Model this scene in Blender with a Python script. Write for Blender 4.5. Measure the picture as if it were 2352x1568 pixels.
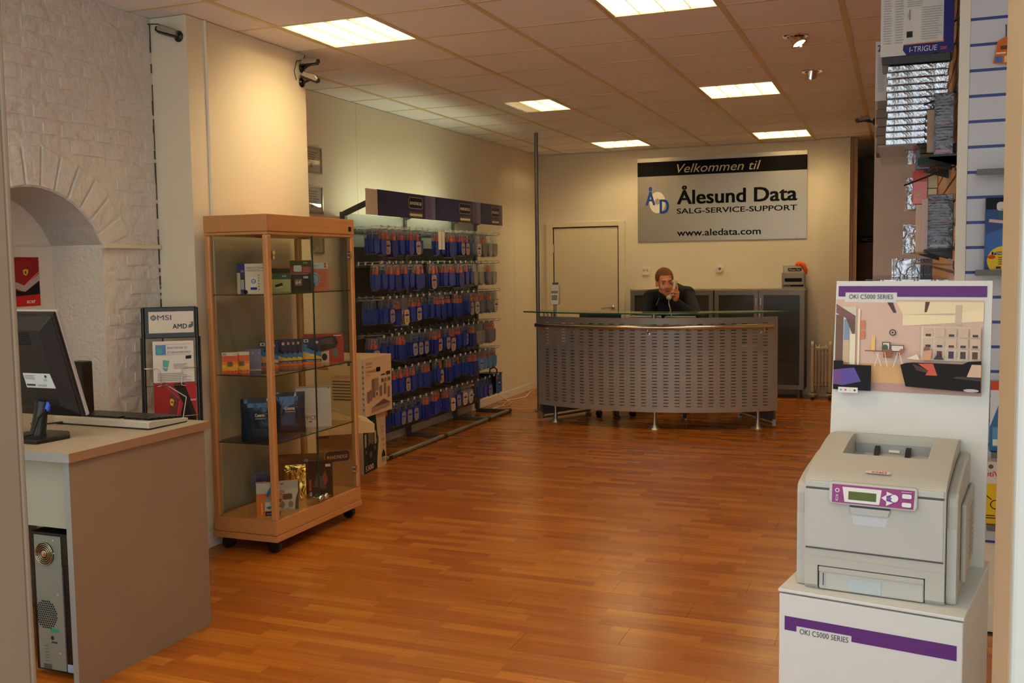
import bpy, bmesh, math, random
import numpy as np
from mathutils import Vector, Matrix
random.seed(7)
for o in list(bpy.data.objects): bpy.data.objects.remove(o)
SC = bpy.context.scene
COL = SC.collection
R = math.radians

# ------------------------------------------------------------------ camera
FPX, H = 2258.158, 1.56
YAW, PIT, ROL = R(-21.5212), R(-4.48775), R(-0.81386)
_f = np.array([math.sin(YAW)*math.cos(PIT), math.cos(YAW)*math.cos(PIT), math.sin(PIT)])
_r = np.array([math.cos(YAW), -math.sin(YAW), 0.0]); _u = np.cross(_r, _f)
_r, _u = math.cos(ROL)*_r + math.sin(ROL)*_u, -math.sin(ROL)*_r + math.cos(ROL)*_u
CAMP = np.array([0.0, 0.0, H])
cam = bpy.data.cameras.new('camera'); camo = bpy.data.objects.new('camera', cam); COL.objects.link(camo)
cam.sensor_fit = 'HORIZONTAL'; cam.sensor_width = 36.0; cam.lens = 36.0*FPX/2352.0
cam.clip_start = 0.05; cam.clip_end = 200
camo.matrix_world = Matrix(((_r[0], _u[0], -_f[0], 0), (_r[1], _u[1], -_f[1], 0), (_r[2], _u[2], -_f[2], H), (0, 0, 0, 1)))
SC.camera = camo
# a pixel of the photograph gives a direction; the distance comes from the plane the thing stands on
def ray(x, y): return _f + (x-1176)/FPX*_r - (y-784)/FPX*_u
def fz(x, y, z=0.0): d = ray(x, y); return CAMP + d*(z-H)/d[2]
def fy(x, y, Y): d = ray(x, y); return CAMP + d*Y/d[1]
def fx(x, y, X): d = ray(x, y); return CAMP + d*X/d[0]

# ------------------------------------------------------------------ daylight, exposure
wd = bpy.data.worlds.new('overcast_sky'); SC.world = wd; wd.use_nodes = True
bg = wd.node_tree.nodes['Background']; bg.inputs[0].default_value = (0.87, 0.93, 0.97, 1); bg.inputs[1].default_value = 2.08
vs = SC.view_settings
vs.view_transform = 'Standard'; vs.look = 'None'; vs.gamma = 1.0; vs.use_curve_mapping = False; vs.exposure = 0.0
TUBE_STRENGTH = 66.0
TUBE_COLOUR = (1.0, 0.76, 0.42)
HEADER_STRENGTH = 20.0

# ------------------------------------------------------------------ materials
def lin(c): return tuple((v/255/12.92 if v/255 <= .04045 else ((v/255+.055)/1.055)**2.4) for v in c)
MC = {}
def newmat(name):
    m = bpy.data.materials.new(name); m.use_nodes = True
    return m, m.node_tree.nodes, m.node_tree.links, m.node_tree.nodes['Principled BSDF']
def mix_col(N, L, fac, a, b, mode='MIX'):
    n = N.new('ShaderNodeMix'); n.data_type = 'RGBA'; n.blend_type = mode
    for i, v in ((0, fac), (6, a), (7, b)):
        if isinstance(v, (tuple, list)): n.inputs[i].default_value = (*v, 1) if len(v) == 3 else v
        elif isinstance(v, (int, float)): n.inputs[i].default_value = v
        else: L.new(v, n.inputs[i])
    return n.outputs[2]
def mat(name, c, rough=.5, metal=0., spec=.5, bump=None, noise=None, coat=0., emit=0., sheen=0.):
    """c is sRGB 0-255; bump=(scale,strength,detail); noise=(scale,amount)"""
    if name in MC: return MC[name]
    m, N, L, b = newmat(name); lc = lin(c)
    b.inputs['Base Color'].default_value = (*lc, 1); b.inputs['Roughness'].default_value = rough
    b.inputs['Metallic'].default_value = metal; b.inputs['Specular IOR Level'].default_value = spec
    b.inputs['Coat Weight'].default_value = coat; b.inputs['Coat Roughness'].default_value = .08
    if sheen: b.inputs['Sheen Weight'].default_value = sheen
    if emit:
        b.inputs['Emission Color'].default_value = (*lc, 1); b.inputs['Emission Strength'].default_value = emit
    if bump or noise: tc = N.new('ShaderNodeTexCoord')
    if bump:
        t = N.new('ShaderNodeTexNoise'); t.inputs['Scale'].default_value = bump[0]; t.inputs['Detail'].default_value = bump[2] if len(bump) > 2 else 4
        L.new(tc.outputs['Object'], t.inputs['Vector'])
        bp = N.new('ShaderNodeBump'); bp.inputs['Strength'].default_value = bump[1]; bp.inputs['Distance'].default_value = bump[3] if len(bump) > 3 else .01
        L.new(t.outputs['Fac'], bp.inputs['Height']); L.new(bp.outputs['Normal'], b.inputs['Normal'])
    if noise:
        t = N.new('ShaderNodeTexNoise'); t.inputs['Scale'].default_value = noise[0]; t.inputs['Detail'].default_value = 5
        L.new(tc.outputs['Object'], t.inputs['Vector'])
        a = tuple(v*(1-noise[1]) for v in lc); d = tuple(min(1, v*(1+noise[1])) for v in lc)
        L.new(mix_col(N, L, t.outputs['Fac'], a, d), b.inputs['Base Color'])
    MC[name] = m; return m
def pm(c, rough=.45, metal=0.):
    return mat('print_%02x%02x%02x_%d%s' % (*c, int(rough*100), '_metal' if metal else ''), c, rough, metal, .08 if max(c) < 60 else .25)
def glass(name, tint=(1, 1, 1), refl=1.0, rough=0.0, haze=0.0, hazec=(.8, .8, .8)):
    """thin pane: see-through with a Fresnel reflection (and some haze for frosted or dusty plastic)"""
    if name in MC: return MC[name]
    m, N, L, b = newmat(name); out = N['Material Output']; N.remove(b)
    tr = N.new('ShaderNodeBsdfTransparent'); tr.inputs[0].default_value = (*tint, 1)
    gl = N.new('ShaderNodeBsdfGlossy'); gl.inputs['Roughness'].default_value = rough
    fr = N.new('ShaderNodeLayerWeight'); fr.inputs['Blend'].default_value = .5          # Schlick curve, the same from both sides of the pane
    pw = N.new('ShaderNodeMath'); pw.operation = 'POWER'; pw.inputs[1].default_value = 5.0; L.new(fr.outputs['Facing'], pw.inputs[0])
    mu = N.new('ShaderNodeMath'); mu.operation = 'MULTIPLY_ADD'; mu.inputs[1].default_value = .96*refl; mu.inputs[2].default_value = .04*refl; mu.use_clamp = True
    L.new(pw.outputs[0], mu.inputs[0])
    mx = N.new('ShaderNodeMixShader'); L.new(mu.outputs[0], mx.inputs[0])
    base = tr.outputs[0]
    if haze:
        df = N.new('ShaderNodeBsdfDiffuse'); df.inputs[0].default_value = (*hazec, 1)
        m2 = N.new('ShaderNodeMixShader'); m2.inputs[0].default_value = haze; L.new(tr.outputs[0], m2.inputs[1]); L.new(df.outputs[0], m2.inputs[2]); base = m2.outputs[0]
    L.new(base, mx.inputs[1]); L.new(gl.outputs[0], mx.inputs[2]); L.new(mx.outputs[0], out.inputs[0])
    MC[name] = m; return m
def grain(name, dark, light, axis, rough=.4, scale=14, coat=0., spec=.5):
    """straight wood grain running along the given object axis"""
    if name in MC: return MC[name]
    m, N, L, b = newmat(name); tc = N.new('ShaderNodeTexCoord'); mp = N.new('ShaderNodeMapping')
    sc = [scale*4]*3; sc['xyz'.index(axis)] = scale*.18; mp.inputs['Scale'].default_value = sc
    L.new(tc.outputs['Object'], mp.inputs['Vector'])
    t = N.new('ShaderNodeTexNoise'); t.inputs['Scale'].default_value = 1.0; t.inputs['Detail'].default_value = 6; t.inputs['Roughness'].default_value = .6
    L.new(mp.outputs[0], t.inputs['Vector'])
    L.new(mix_col(N, L, t.outputs['Fac'], lin(dark), lin(light)), b.inputs['Base Color'])
    b.inputs['Roughness'].default_value = rough; b.inputs['Coat Weight'].default_value = coat; b.inputs['Specular IOR Level'].default_value = spec
    MC[name] = m; return m
def foil(name, c, scale=(3, 14, 14), strength=.6, rough=.12, metal=.9):
    """crinkled shiny wrapping"""
    if name in MC: return MC[name]
    m, N, L, b = newmat(name); tc = N.new('ShaderNodeTexCoord'); mp = N.new('ShaderNodeMapping'); mp.inputs['Scale'].default_value = scale
    L.new(tc.outputs['Object'], mp.inputs['Vector'])
    t = N.new('ShaderNodeTexNoise'); t.inputs['Scale'].default_value = 1.5; t.inputs['Detail'].default_value = 3; t.inputs['Distortion'].default_value = 1.2
    L.new(mp.outputs[0], t.inputs['Vector'])
    bp = N.new('ShaderNodeBump'); bp.inputs['Strength'].default_value = strength; bp.inputs['Distance'].default_value = .02
    L.new(t.outputs['Fac'], bp.inputs['Height']); L.new(bp.outputs[0], b.inputs['Normal'])
    b.inputs['Base Color'].default_value = (*lin(c), 1); b.inputs['Metallic'].default_value = metal; b.inputs['Roughness'].default_value = rough
    MC[name] = m; return m

# ------------------------------------------------------------------ mesh helpers
def V(*a): return Vector(a)
class MB:
    def __init__(s): s.v = []; s.f = []; s.m = []; s.k = 0
    def face(s, pts, m=None):
        n = len(s.v); s.v += [tuple(p) for p in pts]; s.f.append(tuple(range(n, n+len(pts)))); s.m.append(s.k if m is None else m); return s
    def box(s, x0, y0, z0, x1, y1, z1, m=None):
        if x0 > x1: x0, x1 = x1, x0
        if y0 > y1: y0, y1 = y1, y0
        if z0 > z1: z0, z1 = z1, z0
        n = len(s.v)
        s.v += [(x0, y0, z0), (x1, y0, z0), (x1, y1, z0), (x0, y1, z0), (x0, y0, z1), (x1, y0, z1), (x1, y1, z1), (x0, y1, z1)]
        for q in ((3, 2, 1, 0), (4, 5, 6, 7), (0, 1, 5, 4), (1, 2, 6, 5), (2, 3, 7, 6), (3, 0, 4, 7)):
            s.f.append(tuple(n+i for i in q)); s.m.append(s.k if m is None else m)
        return s
    def bar(s, p, q, w, h, up=(0, 0, 1), m=None):
        p, q = Vector(p), Vector(q); d = (q-p).normalized(); a = d.cross(Vector(up))
        if a.length < 1e-4: a = d.cross(Vector((1, 0, 0)))
        a.normalize(); b = a.cross(d).normalized(); n = len(s.v)
        for c in (p, q):
            for sa, sb in ((-1, -1), (1, -1), (1, 1), (-1, 1)): s.v.append(tuple(c + a*(sa*w/2) + b*(sb*h/2)))
        for f in ((3, 2, 1, 0), (4, 5, 6, 7), (0, 1, 5, 4), (1, 2, 6, 5), (2, 3, 7, 6), (3, 0, 4, 7)):
            s.f.append(tuple(n+i for i in f)); s.m.append(s.k if m is None else m)
        return s
    def prism(s, poly, o, u, v, n, d, m=None, m2=None):
        """2-D polygon in the frame (o,u,v), extruded by d along n; m2 = material of the +n cap"""
        o, u, v, n = map(Vector, (o, u, v, n)); k = len(s.v); c = len(poly); mm = s.k if m is None else m
        if u.cross(v).dot(n)*d < 0: poly = poly[::-1]
        s.v += [tuple(o + u*a + v*b) for a, b in poly] + [tuple(o + u*a + v*b + n*d) for a, b in poly]
        s.f.append(tuple(k+i for i in reversed(range(c)))); s.m.append(mm)
        s.f.append(tuple(k+c+i for i in range(c))); s.m.append(mm if m2 is None else m2)
        for i in range(c):
            j = (i+1) % c; s.f.append((k+i, k+j, k+c+j, k+c+i)); s.m.append(mm)
        return s
    def tube(s, pts, r, n=8, m=None, caps=True, closed=False):
        pts = [Vector(p) for p in pts]; rs = r if isinstance(r, (list, tuple)) else [r]*len(pts); k = len(s.v); mm = s.k if m is None else m
        a = None; N = len(pts)
        for i, p in enumerate(pts):
            d = (pts[(i+1) % N if closed else min(i+1, N-1)] - pts[(i-1) % N if closed else max(i-1, 0)])
            d = d.normalized() if d.length > 1e-9 else V(0, 0, 1)
            if a is None:
                a = d.orthogonal().normalized()
            else:
                a = (a - d*a.dot(d)); a = a.normalized() if a.length > 1e-6 else d.orthogonal().normalized()
            b = d.cross(a)
            for j in range(n):
                t = 2*math.pi*j/n; s.v.append(tuple(p + (a*math.cos(t) + b*math.sin(t))*rs[i]))
        for i in range(N if closed else N-1):
            i2 = (i+1) % N
            for j in range(n):
                j2 = (j+1) % n; s.f.append((k+i*n+j, k+i*n+j2, k+i2*n+j2, k+i2*n+j)); s.m.append(mm)
        if caps and not closed:
            s.f.append(tuple(k+j for j in reversed(range(n)))); s.m.append(mm)
            s.f.append(tuple(k+(N-1)*n+j for j in range(n))); s.m.append(mm)
        return s
    def lathe(s, prof, o=(0, 0, 0), ax=(0, 0, 1), n=16, m=None):
        ax = Vector(ax).normalized(); o = Vector(o)
        if abs(ax.z) > .9: a = V(1, 0, 0)
        else: a = ax.orthogonal().normalized()
        b = ax.cross(a); k = len(s.v); mm = s.k if m is None else m
        for r, h in prof:
            for j in range(n):
                t = 2*math.pi*j/n; s.v.append(tuple(o + ax*h + (a*math.cos(t)+b*math.sin(t))*max(r, 1e-5)))
        for i in range(len(prof)-1):
            for j in range(n):
                j2 = (j+1) % n; s.f.append((k+i*n+j, k+i*n+j2, k+(i+1)*n+j2, k+(i+1)*n+j)); s.m.append(mm)
        s.f.append(tuple(k+j for j in reversed(range(n)))); s.m.append(mm)
        s.f.append(tuple(k+(len(prof)-1)*n+j for j in range(n))); s.m.append(mm)
        return s
    def ball(s, c, r, nu=14, nv=9, m=None, rot=None):
        r = (r, r, r) if isinstance(r, (int, float)) else r; c = Vector(c); k = len(s.v); mm = s.k if m is None else m
        pr = []
        for i in range(nv+1):
            t = math.pi*i/nv
            for j in range(nu):
                p = 2*math.pi*j/nu
                w = Vector((r[0]*math.sin(t)*math.cos(p), r[1]*math.sin(t)*math.sin(p), r[2]*math.cos(t)))
                if rot is not None: w = rot @ w
                s.v.append(tuple(c+w))
        for i in range(nv):
            for j in range(nu):
                j2 = (j+1) % nu; s.f.append((k+i*nu+j, k+(i+1)*nu+j, k+(i+1)*nu+j2, k+i*nu+j2)); s.m.append(mm)
        return s
    def capsule(s, p, q, r0, r1=None, n=10, m=None):
        r1 = r0 if r1 is None else r1; p, q = Vector(p), Vector(q); d = q-p; L_ = d.length; d = d.normalized() if L_ > 1e-9 else V(0, 0, 1)
        pr = [(r0*math.sin(t), -r0*math.cos(t)) for t in (.05, .4, .8, 1.2, math.pi/2)] + [(r1*math.cos(t), L_+r1*math.sin(t)) for t in (0, .4, .8, 1.2, 1.52)]
        return s.lathe(pr, p, d, n, m)
    def mesh(s, name, mats, smooth=None):
        me = bpy.data.meshes.new(name); me.from_pydata(s.v, [], s.f); me.update()
        for m in (mats if isinstance(mats, (list, tuple)) else [mats]): me.materials.append(m)
        if len(me.materials) > 1: me.polygons.foreach_set('material_index', s.m)
        if smooth is not None:
            me.polygons.foreach_set('use_smooth', [True]*len(me.polygons)); me.set_sharp_from_angle(angle=R(smooth))
        return me
    def build(s, name, mats, parent=None, smooth=None, bevel=0, seg=2, loc=None, rot=None, **kw):
        return ob(name, s.mesh(name, mats, smooth), parent, loc, rot, bevel, seg, **kw)
def ob(name, me, parent=None, loc=None, rot=None, bevel=0, seg=2, label=None, cat=None, group=None, kind=None):
    o = bpy.data.objects.new(name, me); COL.objects.link(o)
    if parent is not None: o.parent = parent
    if loc is not None: o.location = loc
    if rot is not None: o.rotation_euler = rot if isinstance(rot, (tuple, list)) else (0, 0, rot)
    if bevel:
        md = o.modifiers.new('bevel', 'BEVEL'); md.width = bevel; md.segments = seg; md.limit_method = 'ANGLE'; md.angle_limit = R(40)
    if label: o['label'] = label
    if cat: o['category'] = cat
    if group: o['group'] = group
    if kind: o['kind'] = kind
    return o
def thing(name, label, cat, loc=(0, 0, 0), rz=0., group=None):
    return ob(name, None, None, loc, rz, label=label, cat=cat, group=group)
def box_ob(name, m, x0, y0, z0, x1, y1, z1, parent=None, bevel=0, **kw):
    return MB().box(x0, y0, z0, x1, y1, z1).build(name, m, parent, bevel=bevel, **kw)
def struct(name, mb, m, smooth=None, bevel=0, label=None, parent=None):
    return mb.build(name, m, parent, smooth, bevel, kind='structure', label=label)
def dup(root, loc=None, rz=None, label=None, group=None):
    r = root.copy(); COL.objects.link(r)
    if loc is not None: r.location = loc
    if rz is not None: r.rotation_euler = (0, 0, rz)
    if label: r['label'] = label
    if group: r['group'] = group
    for ch in root.children:
        c = ch.copy(); COL.objects.link(c); c.parent = r
        for g in ch.children:
            d = g.copy(); COL.objects.link(d); d.parent = c
    return r
def baked(o):
    """apply an object's modifiers"""
    dg = bpy.context.evaluated_depsgraph_get(); dg.update()
    me = bpy.data.meshes.new_from_object(o.evaluated_get(dg)); old = o.data; o.modifiers.clear(); o.data = me
    return o
def cut(o, cutter_mb):
    c = cutter_mb.build('cutter', []); c.parent = o.parent
    c.location = o.location; c.rotation_euler = o.rotation_euler
    md = o.modifiers.new('cut', 'BOOLEAN'); md.operation = 'DIFFERENCE'; md.object = c; md.solver = 'EXACT'
    baked(o); bpy.data.objects.remove(c); return o
def rrect(w, h, r, n=4, cx=0, cy=0):
    p = []
    for sx, sy, a in ((1, -1, -90), (1, 1, 0), (-1, 1, 90), (-1, -1, 180)):
        for i in range(n+1):
            t = R(a + 90*i/n); p.append((cx + sx*(w/2-r) + r*math.cos(t), cy + sy*(h/2-r) + r*math.sin(t)))
    return p
_TX = {}
def text_mesh(t, bold, shear):
    k = (t, bold, shear)
    if k not in _TX:
        c = bpy.data.curves.new('lettering', 'FONT'); c.body = t; c.size = 1; c.offset = bold; c.shear = shear; c.resolution_u = 3
        o = bpy.data.objects.new('lettering', c); me = bpy.data.meshes.new_from_object(o)
        vs_ = [(v.co.x, v.co.y) for v in me.vertices]; fs = [tuple(p.vertices) for p in me.polygons]
        bpy.data.objects.remove(o); bpy.data.meshes.remove(me); _TX[k] = (vs_, fs)
    return _TX[k]
class Pr:
    """flat print on a surface: coloured shapes and lettering in the plane (o,u,v), each layer a hair prouder"""
    def __init__(s, o=(0, 0, 0), u=(1, 0, 0), v=(0, 0, 1), eps=.00025, rough=.45):
        s.o, s.u, s.v = Vector(o), Vector(u).normalized(), Vector(v).normalized(); s.n = s.u.cross(s.v).normalized()
        s.b = MB(); s.c = []; s.z = eps*2; s.eps = eps; s.rough = rough
    def mi(s, c):
        if c not in s.c: s.c.append(c)
        return s.c.index(c)
    def pt(s, a, b): return s.o + s.u*a + s.v*b + s.n*s.z
    def poly(s, pts, c, up=True):
        if up: s.z += s.eps
        s.b.face([s.pt(a, b) for a, b in pts], s.mi(c)); return s
    def rect(s, a, b, c, d, col, up=True): return s.poly([(a, b), (c, b), (c, d), (a, d)], col, up)
    def disc(s, a, b, r, col, ry=None, n=20): return s.poly([(a+r*math.cos(2*math.pi*i/n), b+(ry or r)*math.sin(2*math.pi*i/n)) for i in range(n)], col)
    def ring(s, a, b, r, w, col, ry=None, n=20):
        s.z += s.eps; ry = ry or r
        for i in range(n):
            t, q = 2*math.pi*i/n, 2*math.pi*(i+1)/n
            s.b.face([s.pt(a+r*math.cos(t), b+ry*math.sin(t)), s.pt(a+r*math.cos(q), b+ry*math.sin(q)), s.pt(a+(r-w)*math.cos(q), b+(ry-w)*math.sin(q)), s.pt(a+(r-w)*math.cos(t), b+(ry-w)*math.sin(t))], s.mi(col))
        return s
    def line(s, a, b, c, d, w, col):
        t = math.atan2(d-b, c-a); x, y = -math.sin(t)*w/2, math.cos(t)*w/2
        return s.poly([(a-x, b-y), (c-x, d-y), (c+x, d+y), (a+x, b+y)], col)
    def greek(s, a, b, c, d, n, col, fill=.45, ragged=.25):
        """n lines of small print too fine to read"""
        s.z += s.eps; h = (d-b)/n
        for i in range(n):
            y = d - (i+1)*h + h*.2; s.rect(a, y, c - (c-a)*ragged*random.random(), y+h*fill, col, False)
        return s
    def text(s, t, a, b, size, col, bold=0., shear=0., sx=1., align='L', width=None):
        vs_, fs = text_mesh(t, min(bold, 0.), shear)
        x0, x1 = min(p[0] for p in vs_), max(p[0] for p in vs_)
        if width: sx = width/((x1-x0)*size)
        off = {'L': -x0, 'C': -(x0+x1)/2, 'R': -x1}[align]
        s.z += s.eps; m = s.mi(col); d = max(bold, 0.)*size*.8
        for ox, oz in ((0, 0),) if d <= 0 else ((-d, -d*.5), (d, -d*.5), (-d, d*.5), (d, d*.5), (0, 0)):      # heavier strokes for bold lettering
            s.z += 6e-5; k = len(s.b.v); s.b.v += [tuple(s.pt(a+ox+(p[0]+off)*size*sx, b+oz+p[1]*size)) for p in vs_]
            s.b.f += [tuple(k+i for i in f) for f in fs]; s.b.m += [m]*len(fs)
        return s
    def build(s, name, parent, **kw):
        return s.b.build(name, [pm(c, s.rough) for c in s.c], parent, **kw)

# ------------------------------------------------------------------ common materials
M_WALL = mat('cream_wall_paint', (226, 216, 192), .6, bump=(180, .05))
M_WALL2 = mat('grey_beige_laminate_panel', (208, 203, 198), .45, bump=(120, .03))
M_BRICK = mat('whitewashed_brick', (216, 210, 202), .7, bump=(13, .8, 8, .03))
M_PLASTER = mat('rough_white_plaster', (218, 210, 198), .75, bump=(45, .9, 6))
M_TILE = mat('mineral_fibre_ceiling_tile', (238, 239, 242), .85, bump=(260, .12))
M_TBAR = mat('ceiling_tee_enamel', (214, 196, 150), .45)
M_TRIM = mat('white_trim_paint', (228, 222, 206), .4)
M_BLACK = mat('black_plastic', (16, 16, 17), .35)
M_DARK = mat('dark_grey_powder_coat', (58, 58, 58), .45)
M_STEEL = mat('grey_steel', (128, 126, 122), .38, .6)
M_CHROME = mat('chrome', (225, 225, 225), .12, 1.)
M_ALU = mat('brushed_aluminium', (170, 168, 165), .35, .9)
M_WHITE = mat('white_plastic', (224, 222, 214), .4)
M_GLASS = glass('clear_glass_pane', (.96, .98, .95))
M_BEECH = grain('beech_veneer_upright', (176, 118, 66), (206, 150, 96), 'z', .38)
M_BEECHX = grain('beech_veneer_lengthwise', (176, 118, 66), (206, 150, 96), 'y', .38)
M_CARD = mat('brown_cardboard', (158, 122, 82), .75)
# ================================================================== the room
CZ = 2.918                      # underside of the ceiling grid
X0, Y0 = -3.309, 5.4196         # one crossing of the ceiling grid
# ---- floor of laminate boards, each printed with three strips
def floor_mat():
    m, N, L, b = newmat('orange_brown_laminate')
    def math_(op, a, c=None):
        n = N.new('ShaderNodeMath'); n.operation = op
        for i, v in enumerate((a, c)):
            if v is None: continue
            if isinstance(v, (int, float)): n.inputs[i].default_value = v
            else: L.new(v, n.inputs[i])
        return n.outputs[0]
    g = N.new('ShaderNodeNewGeometry'); sp = N.new('ShaderNodeSeparateXYZ'); L.new(g.outputs['Position'], sp.inputs[0])
    row = math_('FLOOR', math_('DIVIDE', sp.outputs[1], .2/3))
    w = N.new('ShaderNodeTexWhiteNoise'); w.noise_dimensions = '1D'; L.new(row, w.inputs['W'])
    xs = math_('ADD', sp.outputs[0], math_('MULTIPLY', w.outputs['Value'], 7.3))
    ln = math_('ADD', .34, math_('MULTIPLY', w.outputs['Value'], .14))
    cell = math_('FLOOR', math_('DIVIDE', xs, ln))
    cb = N.new('ShaderNodeCombineXYZ'); L.new(cell, cb.inputs[0]); L.new(row, cb.inputs[1])
    w2 = N.new('ShaderNodeTexWhiteNoise'); w2.noise_dimensions = '2D'; L.new(cb.outputs[0], w2.inputs['Vector'])
    rnd = w2.outputs['Value']
    gv = N.new('ShaderNodeCombineXYZ')
    L.new(math_('ADD', math_('MULTIPLY', sp.outputs[0], 2.2), math_('MULTIPLY', rnd, 57.)), gv.inputs[0])
    L.new(math_('MULTIPLY', sp.outputs[1], 42.), gv.inputs[1]); L.new(math_('MULTIPLY', rnd, 31.), gv.inputs[2])
    t = N.new('ShaderNodeTexNoise'); t.inputs['Scale'].default_value = 1.0; t.inputs['Detail'].default_value = 5; t.inputs['Distortion'].default_value = .6
    L.new(gv.outputs[0], t.inputs['Vector'])
    cr = N.new('ShaderNodeValToRGB'); e = cr.color_ramp.elements
    e[0].position = 0; e[0].color = (*lin((158, 84, 22)), 1); e[1].position = 1; e[1].color = (*lin((188, 114, 34)), 1)
    q = cr.color_ramp.elements.new(.5); q.color = (*lin((170, 96, 26)), 1)
    L.new(rnd, cr.inputs[0])
    cr2 = N.new('ShaderNodeValToRGB'); e = cr2.color_ramp.elements
    e[0].position = .30; e[0].color = (.80, .77, .74, 1); e[1].position = .6; e[1].color = (1, 1, 1, 1); L.new(t.outputs['Fac'], cr2.inputs[0])
    L.new(mix_col(N, L, 1.0, cr.outputs[0], cr2.outputs[0], 'MULTIPLY'), b.inputs['Base Color'])
    b.inputs['Roughness'].default_value = .24; b.inputs['Specular IOR Level'].default_value = .5
    return m
M_FLOOR = floor_mat()
fl = struct('floor', MB().box(-4.5, -.8, -.12, 1.2, 15.2, -.009), mat('screed', (110, 80, 55), .8), label='orange-brown laminate floor of three-strip boards')
_pm = {}
def plank_mesh(ln):
    k = round(ln, 3)
    if k not in _pm: _pm[k] = MB().box(0, .0006, -.0085, k-.0012, .1994, 0).mesh('plank', M_FLOOR)
    return _pm[k]
for j in range(54):
    y = 1.0 + .2*j; xa = -3.82 if y < 4.38 else (-3.58 if y < 5.45 else -4.25); xb = 1.0 if y < 4.4 else (.2 if y < 7.95 else (-.19 if y < 8.1 else -.10))
    x = -4.25 - [.0, .8, .4, 1.0, .2, .6][j % 6]
    while x < xb - .02:
        a, c = max(x, xa), min(x+1.2, xb)
        if c - a > .03: ob('plank', plank_mesh(c-a), fl, (a, y, 0))
        x += 1.2
box_ob('entrance_mat', mat('dark_entrance_floor', (92, 86, 80), .7), -4.0, -.8, -.0088, 1.0, .998, -.001, fl)
struct('floor_pavement', MB().box(-16, -22, -.22, 14, -.8, -.13), mat('pale_concrete_pavement', (236, 236, 238), .8, bump=(40, .1)), label='pale concrete pavement outside the entrance')  # whitened ground out of view, added to bounce daylight onto the ceiling
box_ob('corridor_boards', M_FLOOR, -1.0, 11.82, -.0088, 1.0, 15.0, -.0005, fl)

# ---- suspended ceiling
ce = struct('ceiling', MB().box(-4.6, .9, CZ+.13, 1.3, 15.2, CZ+.2), M_TILE, label='suspended ceiling of square mineral tiles in a cream grid')
tile = MB().box(-.293, -.293, .004, .293, .293, .02).mesh('ceiling_tile', M_TILE)
FIX = [(0, -1), (3, -1), (0, 4), (3, 4), (0, 9), (3, 9), (0, -6), (3, -6)]
for i in range(-2, 7):
    for j in range(-7, 16):
        if (i, j) in FIX: continue
        x, y = X0+.6*i+.3, Y0+.6*j+.3
        if y < 4.2 and x < -3.9: continue
        if y > 12 and x < -1: continue
        ob('ceiling_tile', tile, ce, (x, y, CZ))
tee_l = MB().box(-.016, 0, 0, .016, 14.2, .012).mesh('main_tee', M_TBAR)
tee_c = MB().box(0, -.011, .0015, 5.4, .011, .012).mesh('cross_tee', M_TBAR)
for i in range(-2, 8): ob('main_tee', tee_l, ce, (X0+.6*i, .95, CZ))
for j in range(-7, 17): ob('cross_tee', tee_c, ce, (-4.5, Y0+.6*j, CZ))

# ---- fluorescent fixtures set into the grid
M_TUBE = mat('lit_fluorescent_tube', (255, 255, 255), .4)
_b = M_TUBE.node_tree.nodes['Principled BSDF']; _b.inputs['Emission Color'].default_value = (*TUBE_COLOUR, 1); _b.inputs['Emission Strength'].default_value = TUBE_STRENGTH
M_TUBE_OFF = mat('unlit_fluorescent_tube', (225, 222, 214), .3)
M_LOUV = mat('fixture_louvre_aluminium', (214, 210, 202), .3, .7)
M_HOUS = mat('fixture_housing_white', (232, 228, 218), .5)
hs = MB()
hs.box(-.298, -.298, .085, .298, .298, .09); hs.box(-.298, -.298, .0, -.29, .298, .085); hs.box(.29, -.298, .0, .298, .298, .085)
hs.box(-.29, -.298, .0, .29, -.29, .085); hs.box(-.29, .29, .0, .29, .298, .085)
hs_me = hs.mesh('housing', M_HOUS)
tb_on = MB().tube([(0, -.275, .055), (0, .275, .055)], .013, 10).mesh('tube', M_TUBE)
tb_off = MB().tube([(0, -.275, .055), (0, .275, .055)], .013, 10).mesh('tube', M_TUBE_OFF)
bl_l = MB().prism([(-.012, .03), (.012, .03), (.002, .0), (-.002, .0)], (0, -.289, .002), (1, 0, 0), (0, 0, 1), (0, 1, 0), .578).mesh('louvre_blade', M_LOUV)
bl_c = MB().box(-.289, -.0007, .004, .289, .0007, .028).mesh('louvre_blade', M_LOUV)
fix_label = {(0, -1): 'lit square ceiling light beside the cream pillar above the display cabinet', (3, -1): 'lit square ceiling light between the pillar side and the tilted spotlights',
             (0, 4): 'half-lit square ceiling light with two dark tubes over the peg rack', (3, 4): 'lit square ceiling light in the middle of the ceiling nearest the second spotlight',
             (0, 9): 'lit square ceiling light next to the far wall above the white door', (3, 9): 'lit square ceiling light next to the far wall above the welcome sign',
             (0, -6): 'lit square ceiling light by the shop window over the counter', (3, -6): 'lit square ceiling light just inside the entrance over the printer'}
for ij in FIX:
    t = thing('ceiling_light', fix_label[ij], 'ceiling light', (X0+.6*ij[0]+.3, Y0+.6*ij[1]+.3, CZ), 0, 'square fluorescent ceiling lights')
    ob('housing', hs_me, t)
    for k in range(4): ob('tube', tb_off if (ij == (0, 4) and k < 2) else tb_on, t, (-.21+.14*k, 0, 0))
    for k in range(5): ob('louvre_blade', bl_l, t, (-.28+.14*k, 0, 0))
    for k in range(11): ob('louvre_blade', bl_c, t, (0, -.25+.05*k, 0))
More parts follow.
